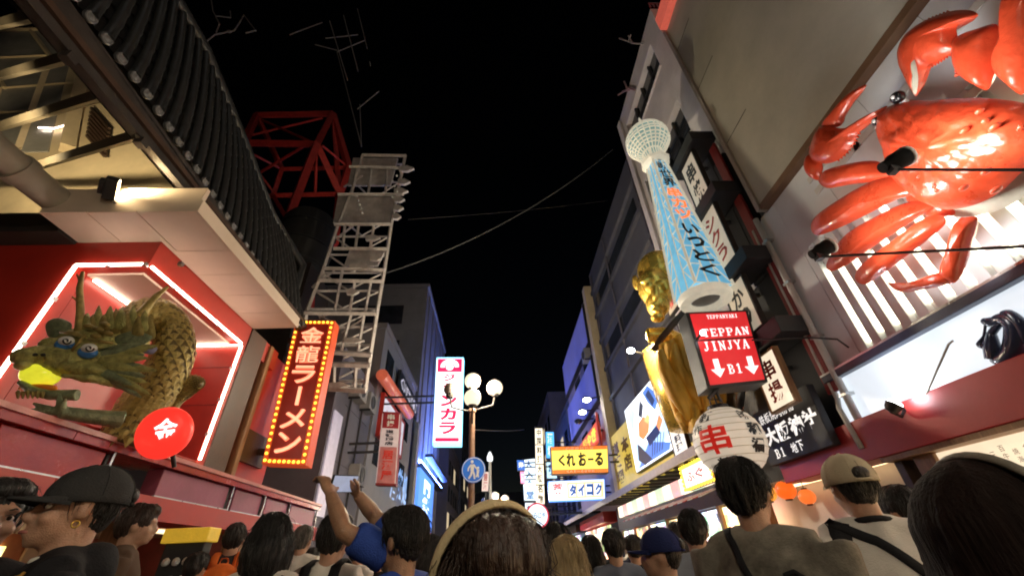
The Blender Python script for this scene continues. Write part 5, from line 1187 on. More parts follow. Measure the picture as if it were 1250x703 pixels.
MB().span((-4.5, 18, 7.9), (-4.36, 18.2, 8.95)).build('bracket', M['black'], t)
t, q = face_sign([(467, 502), (489, 503), (483, 593), (458, 592)], 13.2, .25, pm('dull_sign_face', (.5, .42, .42), .5, em=(1, .8, .8), es=.06), 'vertical_sign', 'unlit brown edged vertical sign with red and white blocks on the grey wall', fr=M['darkred'], arm=-4.6)  # unlit sign face brightened by a faint glow in its material
slab(subq(q, .06, .02, .94, .24, .01), .006, 'panel', pm('deep_red_face', (.3, .02, .03), .5), t); slab(subq(q, .06, .50, .94, .97, .01), .006, 'panel', pm('pink_red_face', (.5, .18, .18), .5), t)
letters(q, column('串揚', .3, .7, .03, .22), M['offwhite'], t, eps=.02); letters(q, column('道頓堀店', .28, .72, .26, .48), M['inkblack'], t, eps=.02); letters(q, column('居酒屋', .22, .78, .54, .94), M['inkred'], t, eps=.02)
# blue washed building
bb2 = thing('blue_lit_building', (-8, 27, 0), 'tall building with its street side washed in bright blue light', 'building')
MB().span((-13, 23.4, 0), (-4.5, 34, 17.4)).build('wall', M['palewall'], bb2); MB().span((-13, 23.3, 17.4), (-4.4, 34, 17.7)).build('parapet', M['palewall'], bb2)
for k in range(5): MB().span((-4.499, 24.2 + k * 1.9, 6.5), (-4.42, 24.4 + k * 1.9, 17.2)).build('fin', M['palewall'], bb2)
bl_ = bpy.data.lights.new('blue_wash', 'AREA'); bl_.shape = 'RECTANGLE'; bl_.size = .3; bl_.size_y = 8.5; bl_.energy = 420; bl_.color = (.12, .25, 1)
bo_ = bpy.data.objects.new('blue_wash_light', bl_); COL.objects.link(bo_); bo_.location = (-3.75, 28.3, 6.7); bo_.rotation_euler = V(-.5, 0, .85).to_track_quat('-Z', 'Y').to_euler()
MB().span((-3.95, 24, 6.45), (-3.55, 32.6, 6.62)).build('light_trough', M['black'], bb2)
for z in (12, 14.6): MB().span((-9, 23.36, z), (-6, 23.399, z + 1.4)).build('window', M['glassdark'], bb2)
MB().span((-4.2, 23.6, 6.1), (-4.1, 33.5, 6.25)).build('light_strip', glow('blue_strip', (.10, .22, 1), 45, 0), bb2); MB().span((-4.5, 23.6, 6.0), (-4.0, 33.6, 6.095)).build('light_shelf', M['black'], bb2)
MB().span((-4.4, 22.6, 0), (-4.2, 23.3, 8.0)).build('corner_pier', M['concrete'], bb2)
t = thing('blue_sign_panel', (-4.2, 27, 2.6), 'glowing blue panel with white emblem low on the blue washed building', 'sign')
q = rect_l(23.8, 29.5, 2.7, 5.9, -4.12); slab(q, .2, 'panel', glow('bp', (.10, .28, 1), 0.60, .3, .8), t)
letters(q, column('門', .3, .7, .08, .35) + column('祭', .25, .75, .36, .62) + row('2025', .15, .85, .72, .9), glow('bp_w', (.8, .95, 1), 1.20), t, bold=.05)
# karaoke sign
t, q = face_sign([(533, 436), (566, 436), (563, 543), (528, 543)], 15.5, .35, glow('kara_white', (.98, .97, 1), 1.00, .05), 'vertical_sign', 'white karaoke sign with crimson letters and a cyan glowing edge, behind the street lamp', fr=glow('kara_edge', (.25, .75, 1), 1.20), arm=-4.4)
slab(subq(q, .05, .02, .95, .185, .012), .006, 'emblem_panel', glow('kara_red', (.85, .02, .12), 0.50), t)
nrm = (q[3] - q[0]).cross(q[1] - q[0]).normalized(); ec = quadpt(q, .5, .105) + nrm * .02; hw = (q[1] - q[0]).length
em = glow('kara_emb', (1, .9, .92), 0.85)
mb = MB()
for k in range(13):
    a = math.pi * k / 12; d = V(math.cos(a), 0, math.sin(a) * .8); mb.bar(ec + d * hw * .18 + V(0, 0, -.04), ec + d * hw * .33 + V(0, 0, -.04), .06)
mb.lathe(ec - V(0, 0, .06), [(.0, 0), (hw * .14, 0), (hw * .14, .012), (0, .012)], 16, nrm); mb.build('emblem', em, t)
ktxt = glow('kara_txt', (.80, .01, .10), 0.45)
letters(q, column('ジャ', .28, .72, .2, .42, .2) + column('ンカラ', .2, .8, .45, .90, .12), ktxt, t, eps=.02, bold=.05)
slab(subq(q, .08, .925, .92, .965, .012), .006, 'stripe', ktxt, t)

# air conditioners, pipes and cables on the side walls
def aircon(x, y, z, par, side):
    a = MB().span((x, y, z), (x + side * .34, y + .8, z + .58)).build('air_conditioner', M['concrete'], par, bevel=.015)
    MB().lathe((x + side * .345, y + .33, z + .3), [(.2, 0), (.23, 0), (.23, .012), (.2, .012)], 18, (side, 0, 0), True).build('fan_ring', M['black'], a)
    MB().lathe((x + side * .342, y + .33, z + .3), [(0, 0), (.2, 0), (0, .004)], 18, (side, 0, 0)).build('fan_shade', M['fascia'], a)
    MB().span((x, y + .05, z - .06), (x + side * .36, y + .09, z - .002)).build('bracket', M['black'], a)
for y, z in ((12.4, 5.9), (13.6, 5.9), (13.6, 3.6)): aircon(-4.55, y, z, lw, 1)
for y, z in ((19.0, 9.9), (21.6, 5.6), (24.0, 5.6)): aircon(4.97, y, z, pb, -1)
for y in (9.9, 14.4, 17.4): MB().tube([(5.16, y, 4.0), (5.16, y, 13.9)], .045, 8).build('downpipe', M['graywall'], db)
MB().tube([(-4.48, 11.6, 6.7), (-4.46, 12.8, 6.45), (-4.46, 13.9, 6.55), (-4.46, 15, 6.3)], .02, 6).build('cable', M['black'], lw)
# ---- street lamps
def lamp(x, y, zt, label, sgn=None, k=1.0):
    t = thing('street_lamp', (x, y, 0), label, 'street lamp', 'globe street lamps')
    MB().lathe((x, y, 0), [(.2, 0), (.2, .5), (.13, .6), (.085, .9), (.075, zt - .9), (.1, zt - .88), (.1, zt - .8), (.06, zt - .75), (.05, zt - .3), (0, zt - .28)], 16).build('pole', pm('lamp_pole_paint', (.2, .11, .07), .45, var=.25), t, smooth=True, autosmooth=40)
    for i, (dx, dy, dz) in enumerate(((0, .0, 0.0), (.62, .1, -.18), (-.62, -.05, -.24), (.03, -.5, -.66))):
        c = V(x + dx * k, y + dy * k, zt + dz); r = .225 * k
        if i: MB().tube([(x, y, zt - .85), (x + dx * .45 * k, y + dy * .45 * k, c.z - .58), (x + dx * .9 * k, y + dy * .9 * k, c.z - .5), c - V(0, 0, r)], .025, 8).build('arm', M['fascia'], t, smooth=True)
        MB().lathe(c - V(0, 0, r + .02), [(.0, 0), (.09, 0), (.12, .06), (.11, .1), (0, .1)], 14).build('globe_holder', M['fascia'], t)
        if i == 2: MB().ell(c, r * .8).build('globe', pm('dead_globe', (.25, .22, .2), .3), t, smooth=True); continue
        MB().ell(c, r, nu=20, nv=14).build('globe', M['globe'], t, smooth=True)
        MB().lathe(c + V(0, 0, r - .03), [(.07, 0), (.05, .04), (0, .05)], 10).build('finial', M['fascia'], t)
    l = bpy.data.lights.new('lamp_glow', 'POINT'); l.energy = 230; l.color = (1, .85, .62); l.shadow_soft_size = .22
    lo = bpy.data.objects.new('lamp_glow', l); COL.objects.link(lo); lo.location = (x + .28, y - .28, zt - .22)
    return t
yl = 11.0
pt = ony(577, 465, yl)
lamp(pt.x, yl, pt.z, 'nearer street lamp with round glowing globes in front of the karaoke sign')
p2 = ony(604, 605, 27); lamp(pt.x + .25, -5.0, pt.z, 'street lamp of the same row standing behind the photographer')  # out of view, added to lift the light on the street fronts
lamp(p2.x, 27, p2.z, 'farther street lamp, its glowing globes small and low between the signs', k=1.0)
ps = ony(578, 573, yl - .12); rr = 14.5 * (ony(579, 573, yl) - ony(578, 573, yl)).length
t = thing('pedestrian_sign', ps, 'round blue pedestrian sign with white walking figures on the lamp pole', 'road sign')
MB().lathe(ps, [(0, -.012), (rr, -.012), (rr, .0), (0, .0)], 32, (0, -1, 0)).build('disc', pm('sign_blue', (.02, .13, .5), .4, em=(.02, .16, .65), es=.12), t)
MB().lathe(ps - V(0, .002, 0), [(rr * .9, 0), (rr * .96, 0), (rr * .96, .003), (rr * .9, .003)], 32, (0, -1, 0), True).build('border', M['white'], t)
mb = MB(); w_ = rr * .1; P = lambda a, b: ps + V(a * rr, -.008, b * rr)
mb.ell(P(-.12, .62), (rr * .13, .004, rr * .13)); mb.tube([P(-.1, .42), P(-.1, -.08)], [rr * .17, rr * .14], 8, up=(0, 1, 0), sx=.04); mb.tube([P(-.08, -.05), P(.06, -.35), P(.1, -.72)], [w_, w_, w_ * .8], 6, up=(0, 1, 0), sx=.05); mb.tube([P(-.12, -.05), P(-.2, -.4), P(-.4, -.68)], [w_, w_, w_ * .8], 6, up=(0, 1, 0), sx=.05); mb.tube([P(-.2, .4), P(-.42, .12), P(-.45, -.1)], w_ * .7, 6, up=(0, 1, 0), sx=.05); mb.tube([P(.0, .4), P(.2, .15), P(.34, .0)], w_ * .7, 6, up=(0, 1, 0), sx=.05)
mb.ell(P(.38, .12), (rr * .1, .004, rr * .1)); mb.tube([P(.38, 0), P(.36, -.3)], [rr * .11, rr * .1], 8, up=(0, 1, 0), sx=.04); mb.tube([P(.36, -.3), P(.42, -.6)], w_ * .7, 6, up=(0, 1, 0), sx=.05); mb.tube([P(.34, -.3), P(.24, -.58)], w_ * .7, 6, up=(0, 1, 0), sx=.05)
mb.build('walking_figures', M['white'], t)
MB().span((ps.x - .05, yl - .12, ps.z - .05), (ps.x + .05, yl - .07, ps.z + .05)).build('clamp', M['steel'], t)
ff = ony(598, 563, 16); t = thing('finial_lamp', (ff.x, 16, 0), 'thin pole with a small pale flame shaped lamp right of the pedestrian sign', 'lamp')
MB().tube([(ff.x, 16, 0), (ff.x, 16, ff.z)], .05, 8).build('pole', M['offwhite'], t); MB().lathe(ff, [(.0, 0), (.1, .02), (.11, .15), (.05, .3), (0, .36)], 12).build('lamp_head', glow('pale_fin', (.9, .95, 1), 0.60), t, smooth=True)
t, q = face_sign([(589, 575), (597, 575), (596, 600), (588, 600)], 20, .2, glow('sm', (1, .75, .65), 0.30), 'vertical_sign', 'small pinkish lit sign between lamp pole and finial lamp'); letters(q, column('居酒', .2, .8, .1, .9), M['inkred'], t, eps=.02)
MB().span((q[0].x + .1, 20.1, 0), (q[0].x + .2, 20.18, q[3].z + .1)).build('post', M['black'], t)
# ---- wires and aerials
def cable(a, b, sag, r, label, m=None):
    P = [a.lerp(b, i / 24) - V(0, 0, sag * (1 - (2 * i / 24 - 1) ** 2)) for i in range(25)]
    o = MB().tube(P, r, 6).build('overhead_cable', m or M['pipe']); tag(o, label, 'cable')
cable(ony(462, 336, 11.5), onx(748, 183, 5.1), .75, .022, 'thick sagging cable across the night sky', pm('cable_rubber', (.07, .07, .07), .6))
cable(ony(498, 268, 11.5), onx(742, 245, 5.2), .1, .009, 'thin cable above the thick sagging one', M['fascia'])
cable(ony(575, 524, 11), ony(640, 524, 24), .05, .012, 'short wire running from the lamp pole', M['fascia'])
ae = thing('roof_aerial', ony(430, 60, 16), 'faint roof aerial of thin rods high against the black sky', 'aerial')
E2 = lambda x, y, d=16.: ony(240 + x / 5.02, y / 5.02, d)
for a, b in (((570, 215), (770, 140)), ((815, 130), (925, 495)), ((900, 95), (990, 440)), ((985, 55), (1045, 300)), ((1060, 380), (1066, 405)), ((985, 670), (1120, 560)), ((725, 275), (860, 310)), ((790, 237), (990, 215)), ((860, 320), (1030, 250))):
    MB().bar(E2(*a), E2(*b), .05).build('rod', M['whitesteel'], ae)
MB().bar(E2(860, 320, 16), E2(1010, 900, 16), .06).bar(E2(1000, 640, 16), E2(1010, 900, 16), .05).build('mast', M['concrete'], ae)
a2 = thing('roof_aerial', ony(270, 30, 9), 'faint tangled aerial at the top beside the tiled eave', 'aerial')
for P in ([(85, -30), (100, 70), (140, 150), (120, 200)], [(30, 280), (110, 215), (230, 190), (270, 130), (290, 95), (360, 190)], [(120, 100), (210, 110), (205, 70)], [(300, 205), (365, 188)], [(0, 330), (30, 280)], [(-60, 420), (0, 330)]):
    MB().tube([E2(x, y, 9) for x, y in P], .03, 6).build('rod', M['concrete'], a2)
MB().ell(E2(200, 195, 9), (.12, .06, .08)).build('dish', M['concrete'], a2, smooth=True)
a3 = thing('roof_aerial', onx(775, 50, 5.2), 'small aerial sticking out beside the pale building roof', 'aerial')
for P in ([(785, 54), (772, 53), (767, 44)], [(772, 53), (756, 47)], [(767, 52), (770, 43)]): MB().tube([onx(x, y, 5.1) for x, y in P], .025, 6).build('rod', M['whitesteel'], a3)
a4 = thing('wall_lamp', onx(770, 105, 5.1), 'small pinkish fitting on the edge of the pale building', 'lamp')
for P in ([(775, 110), (765, 107), (762, 100)], [(768, 108), (755, 116)], [(768, 110), (760, 112)]): MB().tube([onx(x, y, 5.1) for x, y in P], .035, 6).build('rod', pm('pink_fit', (.5, .3, .32), .5), a4)
# ================================================================== PEOPLE
from mathutils.bvhtree import BVHTree
SKIN = [pm('skin_light', (.46, .26, .175), .46, var=.2, scale=22, bump=.10, bscale=220), pm('skin_tan', (.36, .20, .125), .46, var=.22, scale=22, bump=.10, bscale=220)]
for m_ in SKIN:
    b_ = m_.node_tree.nodes['Principled BSDF']; b_.inputs['Subsurface Weight'].default_value = .15; b_.inputs['Subsurface Radius'].default_value = (.012, .004, .002)
def hairm(name, c): return pm(name, c, .38, var=.4, scale=10, bump=.35, bscale=30, stretch=(6, 6, .5), spec=.5)
HB, HD, HG, HBL = hairm('black_hair', (.012, .010, .009)), hairm('dark_brown_hair', (.035, .017, .011)), hairm('grey_hair', (.12, .11, .10)), hairm('blond_hair', (.50, .36, .19))
def cloth(name, c, var=.15, scale=5): return pm(name, c, .85, var=var, scale=scale, bump=.12, bscale=160, spec=.2)
EYEW = pm('eye_white', (.75, .72, .68), .15, var=.03, bump=0); IRIS = pm('iris_dark', (.02, .012, .008), .1, bump=0); LIP = pm('lip', (.40, .14, .12), .4, var=.1)
def spot(px, py, w, H=None):
    r = ray(px, py); P = EYE + r * (.172 / w)
    if H: P = EYE + r * ((H - EYE.z) / r.z)
    return P
def person(label, px, py, w, yaw=0, hair='short', hm=HB, top=None, legs=None, skin=0, sleeve='short', arms=None, H=None, vox=.014, nstr=160, female=False, face=False, turn=0., fat=1., lean=0., collar=None, strands=True, at=None, group=None, hood=False, drop=0., fringe=False, messy=1., hs=1.):
    P = Vector(at) if at is not None else spot(px, py, w, H)
    Hh = P.z + drop; s = Hh / 1.71
    base = V(P.x, P.y, 0.005)
    Mx = Matrix.Translation(base) @ Matrix.Rotation(R(yaw), 4, 'Z') @ Matrix.Scale(s, 4)
    Mh = Mx @ Matrix.Translation((0, -.0, 1.48)) @ Matrix.Rotation(R(turn), 4, 'Z') @ Matrix.Rotation(R(lean), 4, 'X') @ Matrix.Translation((0, 0, -1.52))
    t = thing('person', base, label, 'person', group)
    def fix(mb, M_): mb.v = [M_ @ p for p in mb.v]; return mb
    sw = .172 if female else .195
    hd = MB()
    hd.ell((0, -.008, 1.648), (.076, .095, .100)); hd.ell((0, .028, 1.592), (.060, .066, .072)); hd.ell((0, .045, 1.555), (.042, .050, .032)); hd.ell((0, .074, 1.540), (.020, .016, .016))
    hd.tube([(0, .090, 1.635), (0, .108, 1.612), (0, .112, 1.600)], [.009, .012, .013], 8); hd.ell((0, .102, 1.598), (.019, .012, .009))
    hd.ell((0, .080, 1.655), (.055, .018, .012)); hd.ell((0, .090, 1.570), (.024, .012, .006)); hd.ell((0, .089, 1.560), (.020, .012, .007))
    for sx in (-1, 1):
        hd.ell((sx * .078, -.008, 1.622), (.010, .020, .031), Matrix.Rotation(R(sx * 18), 3, 'Z')); hd.ell((sx * .042, .062, 1.600), (.022, .022, .02))
    hd.tube([(0, -.015, 1.60), (0, -.012, 1.50), (0, -.012, 1.40)], [.056, .054, .07], 12)
    fix(hd, Mh)
    bd = MB()
    bd.ell((0, 0, 1.27), (.15, .10, .20)); bd.ell((0, 0, 1.02), (.15, .11, .22)); bd.tube([(-sw + .03, 0, 1.405), (sw - .03, 0, 1.405)], .05, 10)
    am = arms or {}
    A_ = {}
    for k, sx in (('l', -1), ('r', 1)):
        pts = am.get(k)
        if pts is None:
            pts = [Mx @ V(sx * sw, -.005, 1.40), Mx @ V(sx * (sw + .05), -.035, 1.12), Mx @ V(sx * (sw + .035), .07, .87)]
        A_[k] = [Vector(p) for p in pts]
    for sx in (-1, 1): bd.tube([(sx * .09, 0, .95), (sx * .1, .01, .52), (sx * .1, -.02, .09)], [.085, .055, .04], 10); bd.ell((sx * .1, .05, .04), (.045, .12, .04))
    fix(bd, Mx)
    for k in 'lr':
        a, e, h = A_[k]
        bd.tube([a, a.lerp(e, .5), e, e.lerp(h, .35), h], [.047 * s, .044 * s, .036 * s, .037 * s, .026 * s], 10)
        d = (h - e).normalized(); sd = d.cross(V(0, 0, 1)); sd = sd.normalized() if sd.length > .1 else V(1, 0, 0); nn = sd.cross(d)
        if (k == 'l') != (sd.dot(Mx.to_3x3() @ V(1, 0, 0)) > 0): sd = -sd
        bd.tube([h, h + d * .05 * s, h + d * .09 * s], [.026 * s, .036 * s, .034 * s], 8, sx=.6, up=nn)
        for f in range(4):
            b0 = h + d * .085 * s + sd * (.027 - .018 * f) * s * 1.0; L_ = (.066, .074, .07, .054)[f] * s
            cv = nn * (-.4 if not arms else -.75)
            bd.tube([b0, b0 + (d + cv * .25) * L_ * .45, b0 + (d * .9 + cv * .7) * L_ * .8, b0 + (d * .75 + cv * 1.1) * L_], [.0095 * s, .009 * s, .0085 * s, .007 * s], 6)
        b0 = h + d * .03 * s + sd * .03 * s; bd.tube([b0, b0 + (sd * .03 + d * .03) * s, b0 + (sd * .035 + d * .065) * s], [.012 * s, .0105 * s, .008 * s], 6)
    bd.v += []; o = len(bd.v); bd.add(hd.v, hd.f)
    body = remesh(bd, 'body', SKIN[skin], max(vox, .015) if not face else (.0062 if arms else .0085), t, 2)
    # shirt
    tp = MB(); fx_ = fat
    tp.ell((0, -.005, 1.26), (.182 * fx_ * (sw / .195), .125 * fx_, .19)); tp.ell((0, .0, 1.06), (.17 * fx_, .13 * fx_, .20)); tp.ell((0, 0, .94), (.178 * fx_, .135 * fx_, .12))
    tp.tube([(-sw + .02, -.005, 1.398), (-.06, -.012, 1.425), (.06, -.012, 1.425), (sw - .02, -.005, 1.398)], [.066, .066, .066, .066], 12)
    tp.tube([(0, -.015, 1.40), (0, -.014, 1.462)], [.095, .068], 16)
    if hood: tp.ell((0, -.09, 1.42), (.12, .07, .08)); tp.tube([(-.09, 0, 1.43), (-.05, .06, 1.40), (.05, .06, 1.40), (.09, 0, 1.43)], .035, 8)
    fix(tp, Mx)
    for k in 'lr':
        a, e, h = A_[k]; a2 = a + (a - e).normalized() * .01
        if sleeve == 'long': tp.tube([a2, a.lerp(e, .5), e, e.lerp(h, .5), e.lerp(h, .92)], [.072 * s * fx_, .066 * s, .058 * s, .05 * s, .044 * s], 12)
        elif sleeve == 'short': tp.tube([a2, a.lerp(e, .4), a.lerp(e, .78)], [.072 * s * fx_, .07 * s, .066 * s], 12)
    seed = px * .37
    def folds(c):
        q = c - base
        return .010 * noise.noise(V(q.x * 7 + seed, q.y * 7, q.z * 3.2)) + .006 * noise.noise(V(q.x * 16, q.y * 16 + seed, q.z * 7)) + .004 * abs(noise.noise(V(q.x * 9 + q.z * 9, q.y * 8, q.z * 12 - q.x * 5 + seed)))
    shirt = remesh(tp, 'shirt' if sleeve != 'long' else 'jacket', top or cloth('plain_black', (.02, .02, .022)), max(vox, .015), t, 3, folds)
    if collar: 
        cl = MB().tube([Mx @ V(.068 * math.cos(a / 10 * 2 * math.pi), -.014 + .062 * math.sin(a / 10 * 2 * math.pi), 1.462 - .012 * math.sin(a / 10 * 2 * math.pi)) for a in range(11)], .011 * s, 8, False).build('collar', collar, shirt, smooth=True)
    tr = MB()
    tr.ell((0, 0, .93), (.165 * fx_, .13 * fx_, .11))
    for sx in (-1, 1): tr.tube([(sx * .09, 0, .92), (sx * .1, .012, .52), (sx * .1, -.018, .10)], [.105, .075, .066], 12)
    fix(tr, Mx); remesh(tr, 'trousers', legs or cloth('dark_trousers', (.02, .022, .03)), .03, t, 2)
    for sx in (-1, 1): fix(MB().ell((sx * .1, .045, .045), (.055, .14, .045)), Mx).build('shoe', M['black'], t, smooth=True)
    # hair
    hr = None
    if hair:
        h = MB()
        h.ell((0, -.016, 1.664), (.086, .103, .097)); h.ell((0, -.045, 1.640), (.080, .07, .070)); h.ell((0, -.04, 1.60), (.062, .06, .045))
        zbot = 1.57
        if hair == 'bob':
            h.ell((0, -.035, 1.58), (.104, .088, .13)); h.ell((-.075, .005, 1.57), (.035, .06, .11)); h.ell((.075, .005, 1.57), (.035, .06, .11)); zbot = 1.44
        if hair == 'long':
            h.ell((0, -.045, 1.56), (.10, .075, .16)); h.ell((0, -.075, 1.42), (.105, .06, .18)); h.ell((-.075, 0, 1.56), (.03, .055, .12)); h.ell((.075, 0, 1.56), (.03, .055, .12)); zbot = 1.28
        if fringe: h.ell((0, .07, 1.672), (.074, .038, .045)); h.ell((0, .05, 1.70), (.08, .05, .04))
        if hair in ('bob', 'long'): h.ell((0, .055, 1.69), (.066, .045, .05))
        if hair == 'short': h.ell((0, .04, 1.715), (.065, .055, .04))
        if hs != 1: h.v = [V(q.x * hs, (q.y + .012) * hs - .012, 1.60 + (q.z - 1.60) * (hs if q.z > 1.6 else 1)) for q in h.v]
        fix(h, Mh)
        inv = Mh.inverted()
        def tuft(c):
            q = inv @ c; a = math.atan2(q.x, -q.y - .02)
            return s * messy * (.008 * noise.noise(V(a * 5 + seed, q.z * 12, q.y * 6)) + .008 * noise.noise(V(a * 13 + seed, q.z * 16, q.y * 12)) + .002)
        hr = remesh(h, 'hair', hm, max(.008, vox * .7), t, 2, tuft)
        if strands:
            bv = BVHTree.FromPolygons([v.co for v in hr.data.vertices], [p.vertices for p in hr.data.polygons]); mb = MB(); rnd = random.Random(int(px * 7 + py))
            cz = Mh @ V(0, -.015, 1.64)
            for i in range(nstr):
                a = rnd.uniform(-2.5, 2.5); ph0 = rnd.uniform(-.15, .9); ln = rnd.uniform(.5, 1.2); pts = []
                tw_ = rnd.uniform(-.5, .5)
                for k in range(7):
                    th = ph0 + ln * k / 6 * 1.5; aa = a + tw_ * k / 6 * .5 
                    if th < 1.6: d = V(math.sin(aa) * math.sin(th), -math.cos(aa) * math.sin(th), math.cos(th)); o_ = V(0, -.015, 1.64)
                    else: d = V(math.sin(aa), -math.cos(aa), 0); o_ = V(0, -.015, 1.64 - (th - 1.6) * .14)
                    if o_.z < zbot + .01: break
                    O = Mh @ o_; D = (Mh.to_3x3() @ d).normalized()
                    hit = bv.ray_cast(O + D * .6, -D, .6)
                    if hit[0] is None: break
                    pts.append(hit[0] + D * (.0015 + .004 * rnd.random() * (k / 6)) * s)
                if i % 4 == 0 and len(pts) > 4:
                    for k in range(3, len(pts)): pts[k] = pts[k] + ((pts[k] - cz).normalized() * .0035 + V(rnd.uniform(-1, 1), rnd.uniform(-1, 1), rnd.uniform(-1, 1)) * .002) * (k - 2) * s
                if len(pts) > 3: mb.tube(pts, [.0016 * s * (1.2 - .9 * k / len(pts)) for k in range(len(pts))], 3, cap=False)
            if mb.v: tag(mb.build('hair_strands', hm, hr, smooth=True), kind='stuff')
    if face:
        for sx in (-1, 1):
            e_ = fix(MB().ell((sx * .030, .069, 1.632), (.014, .013, .0085)), Mh).build('eye', EYEW, t, smooth=True)
            fix(MB().ell((sx * .030, .0795, 1.632), (.0068, .004, .0070)), Mh).build('iris', IRIS, e_, smooth=True)
            fix(MB().tube([(sx * .012, .092, 1.652), (sx * .032, .090, 1.658), (sx * .052, .076, 1.652)], [.003, .004, .002], 6), Mh).build('eyebrow', hm, t, smooth=True)
            fix(MB().tube([(sx * .016, .090, 1.637), (sx * .031, .0895, 1.642), (sx * .046, .080, 1.637)], .0016, 5), Mh).build('eyelid', hm, e_)
        fix(MB().tube([(-.021, .090, 1.565), (0, .103, 1.5665), (.021, .090, 1.565)], [.003, .006, .003], 8), Mh).build('lips', LIP, t, smooth=True)
    return dict(t=t, M=Mx, H=Mh, s=s, shirt=shirt, hair=hr, base=base, fix=fix)
def cap(p, m, brim_len=.09, strap=True, name='cap', back=False):
    h = p['H']; mb = MB()
    prof = [(.102 * math.cos(a), .098 * math.sin(a)) for a in [k * math.pi / 2 / 9 for k in range(9)]] + [(.004, .098)]
    vs = []; mb.lathe((0, 0, 0), [(.0995, -.022), (.103, -.02)] + prof, 28); mb.v = [V(v.x * .95, v.y * 1.08 - .012, v.z + 1.664) for v in mb.v]
    c = p['fix'](mb, h).build('cap', m, p['t'], smooth=True)
    sgn = -1 if back else 1
    pts = []; n = 10
    vs = []
    for i in range(n + 1):
        a = math.pi * i / n
        for r, dz in ((1., 0), (1., .006)): pass
    top = []; inn = []
    for i in range(n + 1):
        a = -1.25 + 2.5 * i / n
        inn.append(V(.095 * math.sin(a), sgn * (.108 * math.cos(a)) - .012, 1.652))
        k = math.cos(a / 1.25 * 1.45)
        top.append(V(.092 * math.sin(a), sgn * (.108 * math.cos(a) + brim_len * max(0, k)) - .012, 1.640 + .010 * math.cos(a * 2)))
    m2 = MB(); N = len(inn); L_ = inn + top + [v + V(0, 0, .006) for v in inn] + [v + V(0, 0, .006) for v in top]
    f = []
    for i in range(N - 1): f += [(i, i + 1, N + i + 1, N + i), (2 * N + i, 3 * N + i, 3 * N + i + 1, 2 * N + i + 1), (N + i, N + i + 1, 3 * N + i + 1, 3 * N + i)]
    m2.add(L_, f); p['fix'](m2, h).build('brim', m, c, smooth=True)
    p['fix'](MB().ell((0, -.012, 1.762), (.008, .008, .005)), h).build('button', m, c, smooth=True)
    for k in range(6):
        a = k * math.pi / 3 + .2
        p['fix'](MB().tube([(.0985 * math.cos(a) * math.cos(b) , .112 * math.sin(a) * math.cos(b) - .012, 1.664 + .0992 * math.sin(b)) for b in [j * .19 for j in range(8)]], .0014, 4), h).build('seam', m, c)
    if strap:
        p['fix'](MB().ell((0, -sgn * .105 - .012, 1.672), (.032, .02, .026)), h).build('closure_gap', HB, c, smooth=True)
        p['fix'](MB().tube([(.036 * math.sin(a), -sgn * (.114 * math.cos(a * .35)) - .014, 1.648) for a in (-1., -.5, 0, .5, 1.)], .006, 6), h).build('closure_strap', m, c, smooth=True)
    return c
def strap(p, path, w, m, name='strap', side=-1, parent=None, lift=.006):
    """a band laid on the shirt: path of local (x, z), seen from behind (side -1) or the front (+1)"""
    bv = BVHTree.FromPolygons([v.co for v in p['shirt'].data.vertices], [q.vertices for q in p['shirt'].data.polygons])
    Mx = p['M']; s = p['s']; row_ = []
    for a, b in zip(path, path[1:]):
        for k in range(8): row_.append((a[0] + (b[0] - a[0]) * k / 8, a[1] + (b[1] - a[1]) * k / 8))
    row_.append(path[-1]); off = Vector((0, 0, 0)); vs = []; D = (Mx.to_3x3() @ V(0, -side, 0)).normalized(); last = None
    for i, (x, z) in enumerate(row_):
        x2, z2 = row_[min(i + 1, len(row_) - 1)]; x1, z1 = row_[max(i - 1, 0)]; tx, tz = x2 - x1, z2 - z1; l = math.hypot(tx, tz) or 1; nx, nz = -tz / l, tx / l
        for e in (-w / 2, 0, w / 2):
            O = Mx @ V(x + nx * e, side * .6, z + nz * e); hit = bv.ray_cast(O, D, 2)
            q = hit[0] - D * lift * s if hit[0] is not None else (last or (O + D * .55))
            last = q; vs.append(q)
    n = len(row_); fs = []
    for i in range(n - 1):
        for j in range(2): a = i * 3 + j; fs.append((a, a + 1, a + 4, a + 3))
    o = MB().add(vs, fs).build(name, m, parent or p['t'], smooth=True); sd = o.modifiers.new('solid', 'SOLIDIFY'); sd.thickness = .007 * s; sd.offset = 0
    return o
def backpack(p, m, z0=.98, z1=1.36, w=.15, d=.10, label=None, strapm=None):
    mb = MB(); zc = (z0 + z1) / 2; hh = (z1 - z0) / 2
    mb.ell((0, -.20, zc), (w, d, hh)); mb.box((0, -.185, zc - .01), (w * 1.62, d * 1.35, hh * 1.62)); mb.ell((0, -.275, zc - hh * .35), (w * .72, .045, hh * .5)); mb.tube([(-.03, -.16, z1 - .01), (-.025, -.17, z1 + .03), (.025, -.17, z1 + .03), (.03, -.16, z1 - .01)], .010, 6)
    p['fix'](mb, p['M']); bp = remesh(mb, 'backpack', m, .011, None, 3, lambda c: .004 * noise.noise(c * 18))
    tag(bp, label, 'backpack')
    z = MB(); z.tube([(-w * .66, -.27, zc + hh * .35), (0, -.295, zc + hh * .42), (w * .66, -.27, zc + hh * .35)], .004, 5); p['fix'](z, p['M']).build('zip', M['black'], bp)
    for sx in (-1, 1):
        P = [p['M'] @ V(sx * .085, y, z_) for y, z_ in ((-.13, 1.30), (-.125, 1.38), (-.085, 1.465), (-.01, 1.492), (.07, 1.455), (.13, 1.36), (.14, 1.2), (.10, 1.05))]
        MB().tube(P, .030 * p['s'], 8, sx=.3, up=(0, 0, 1)).build('shoulder_strap', strapm or m, bp, smooth=True)
    return bp
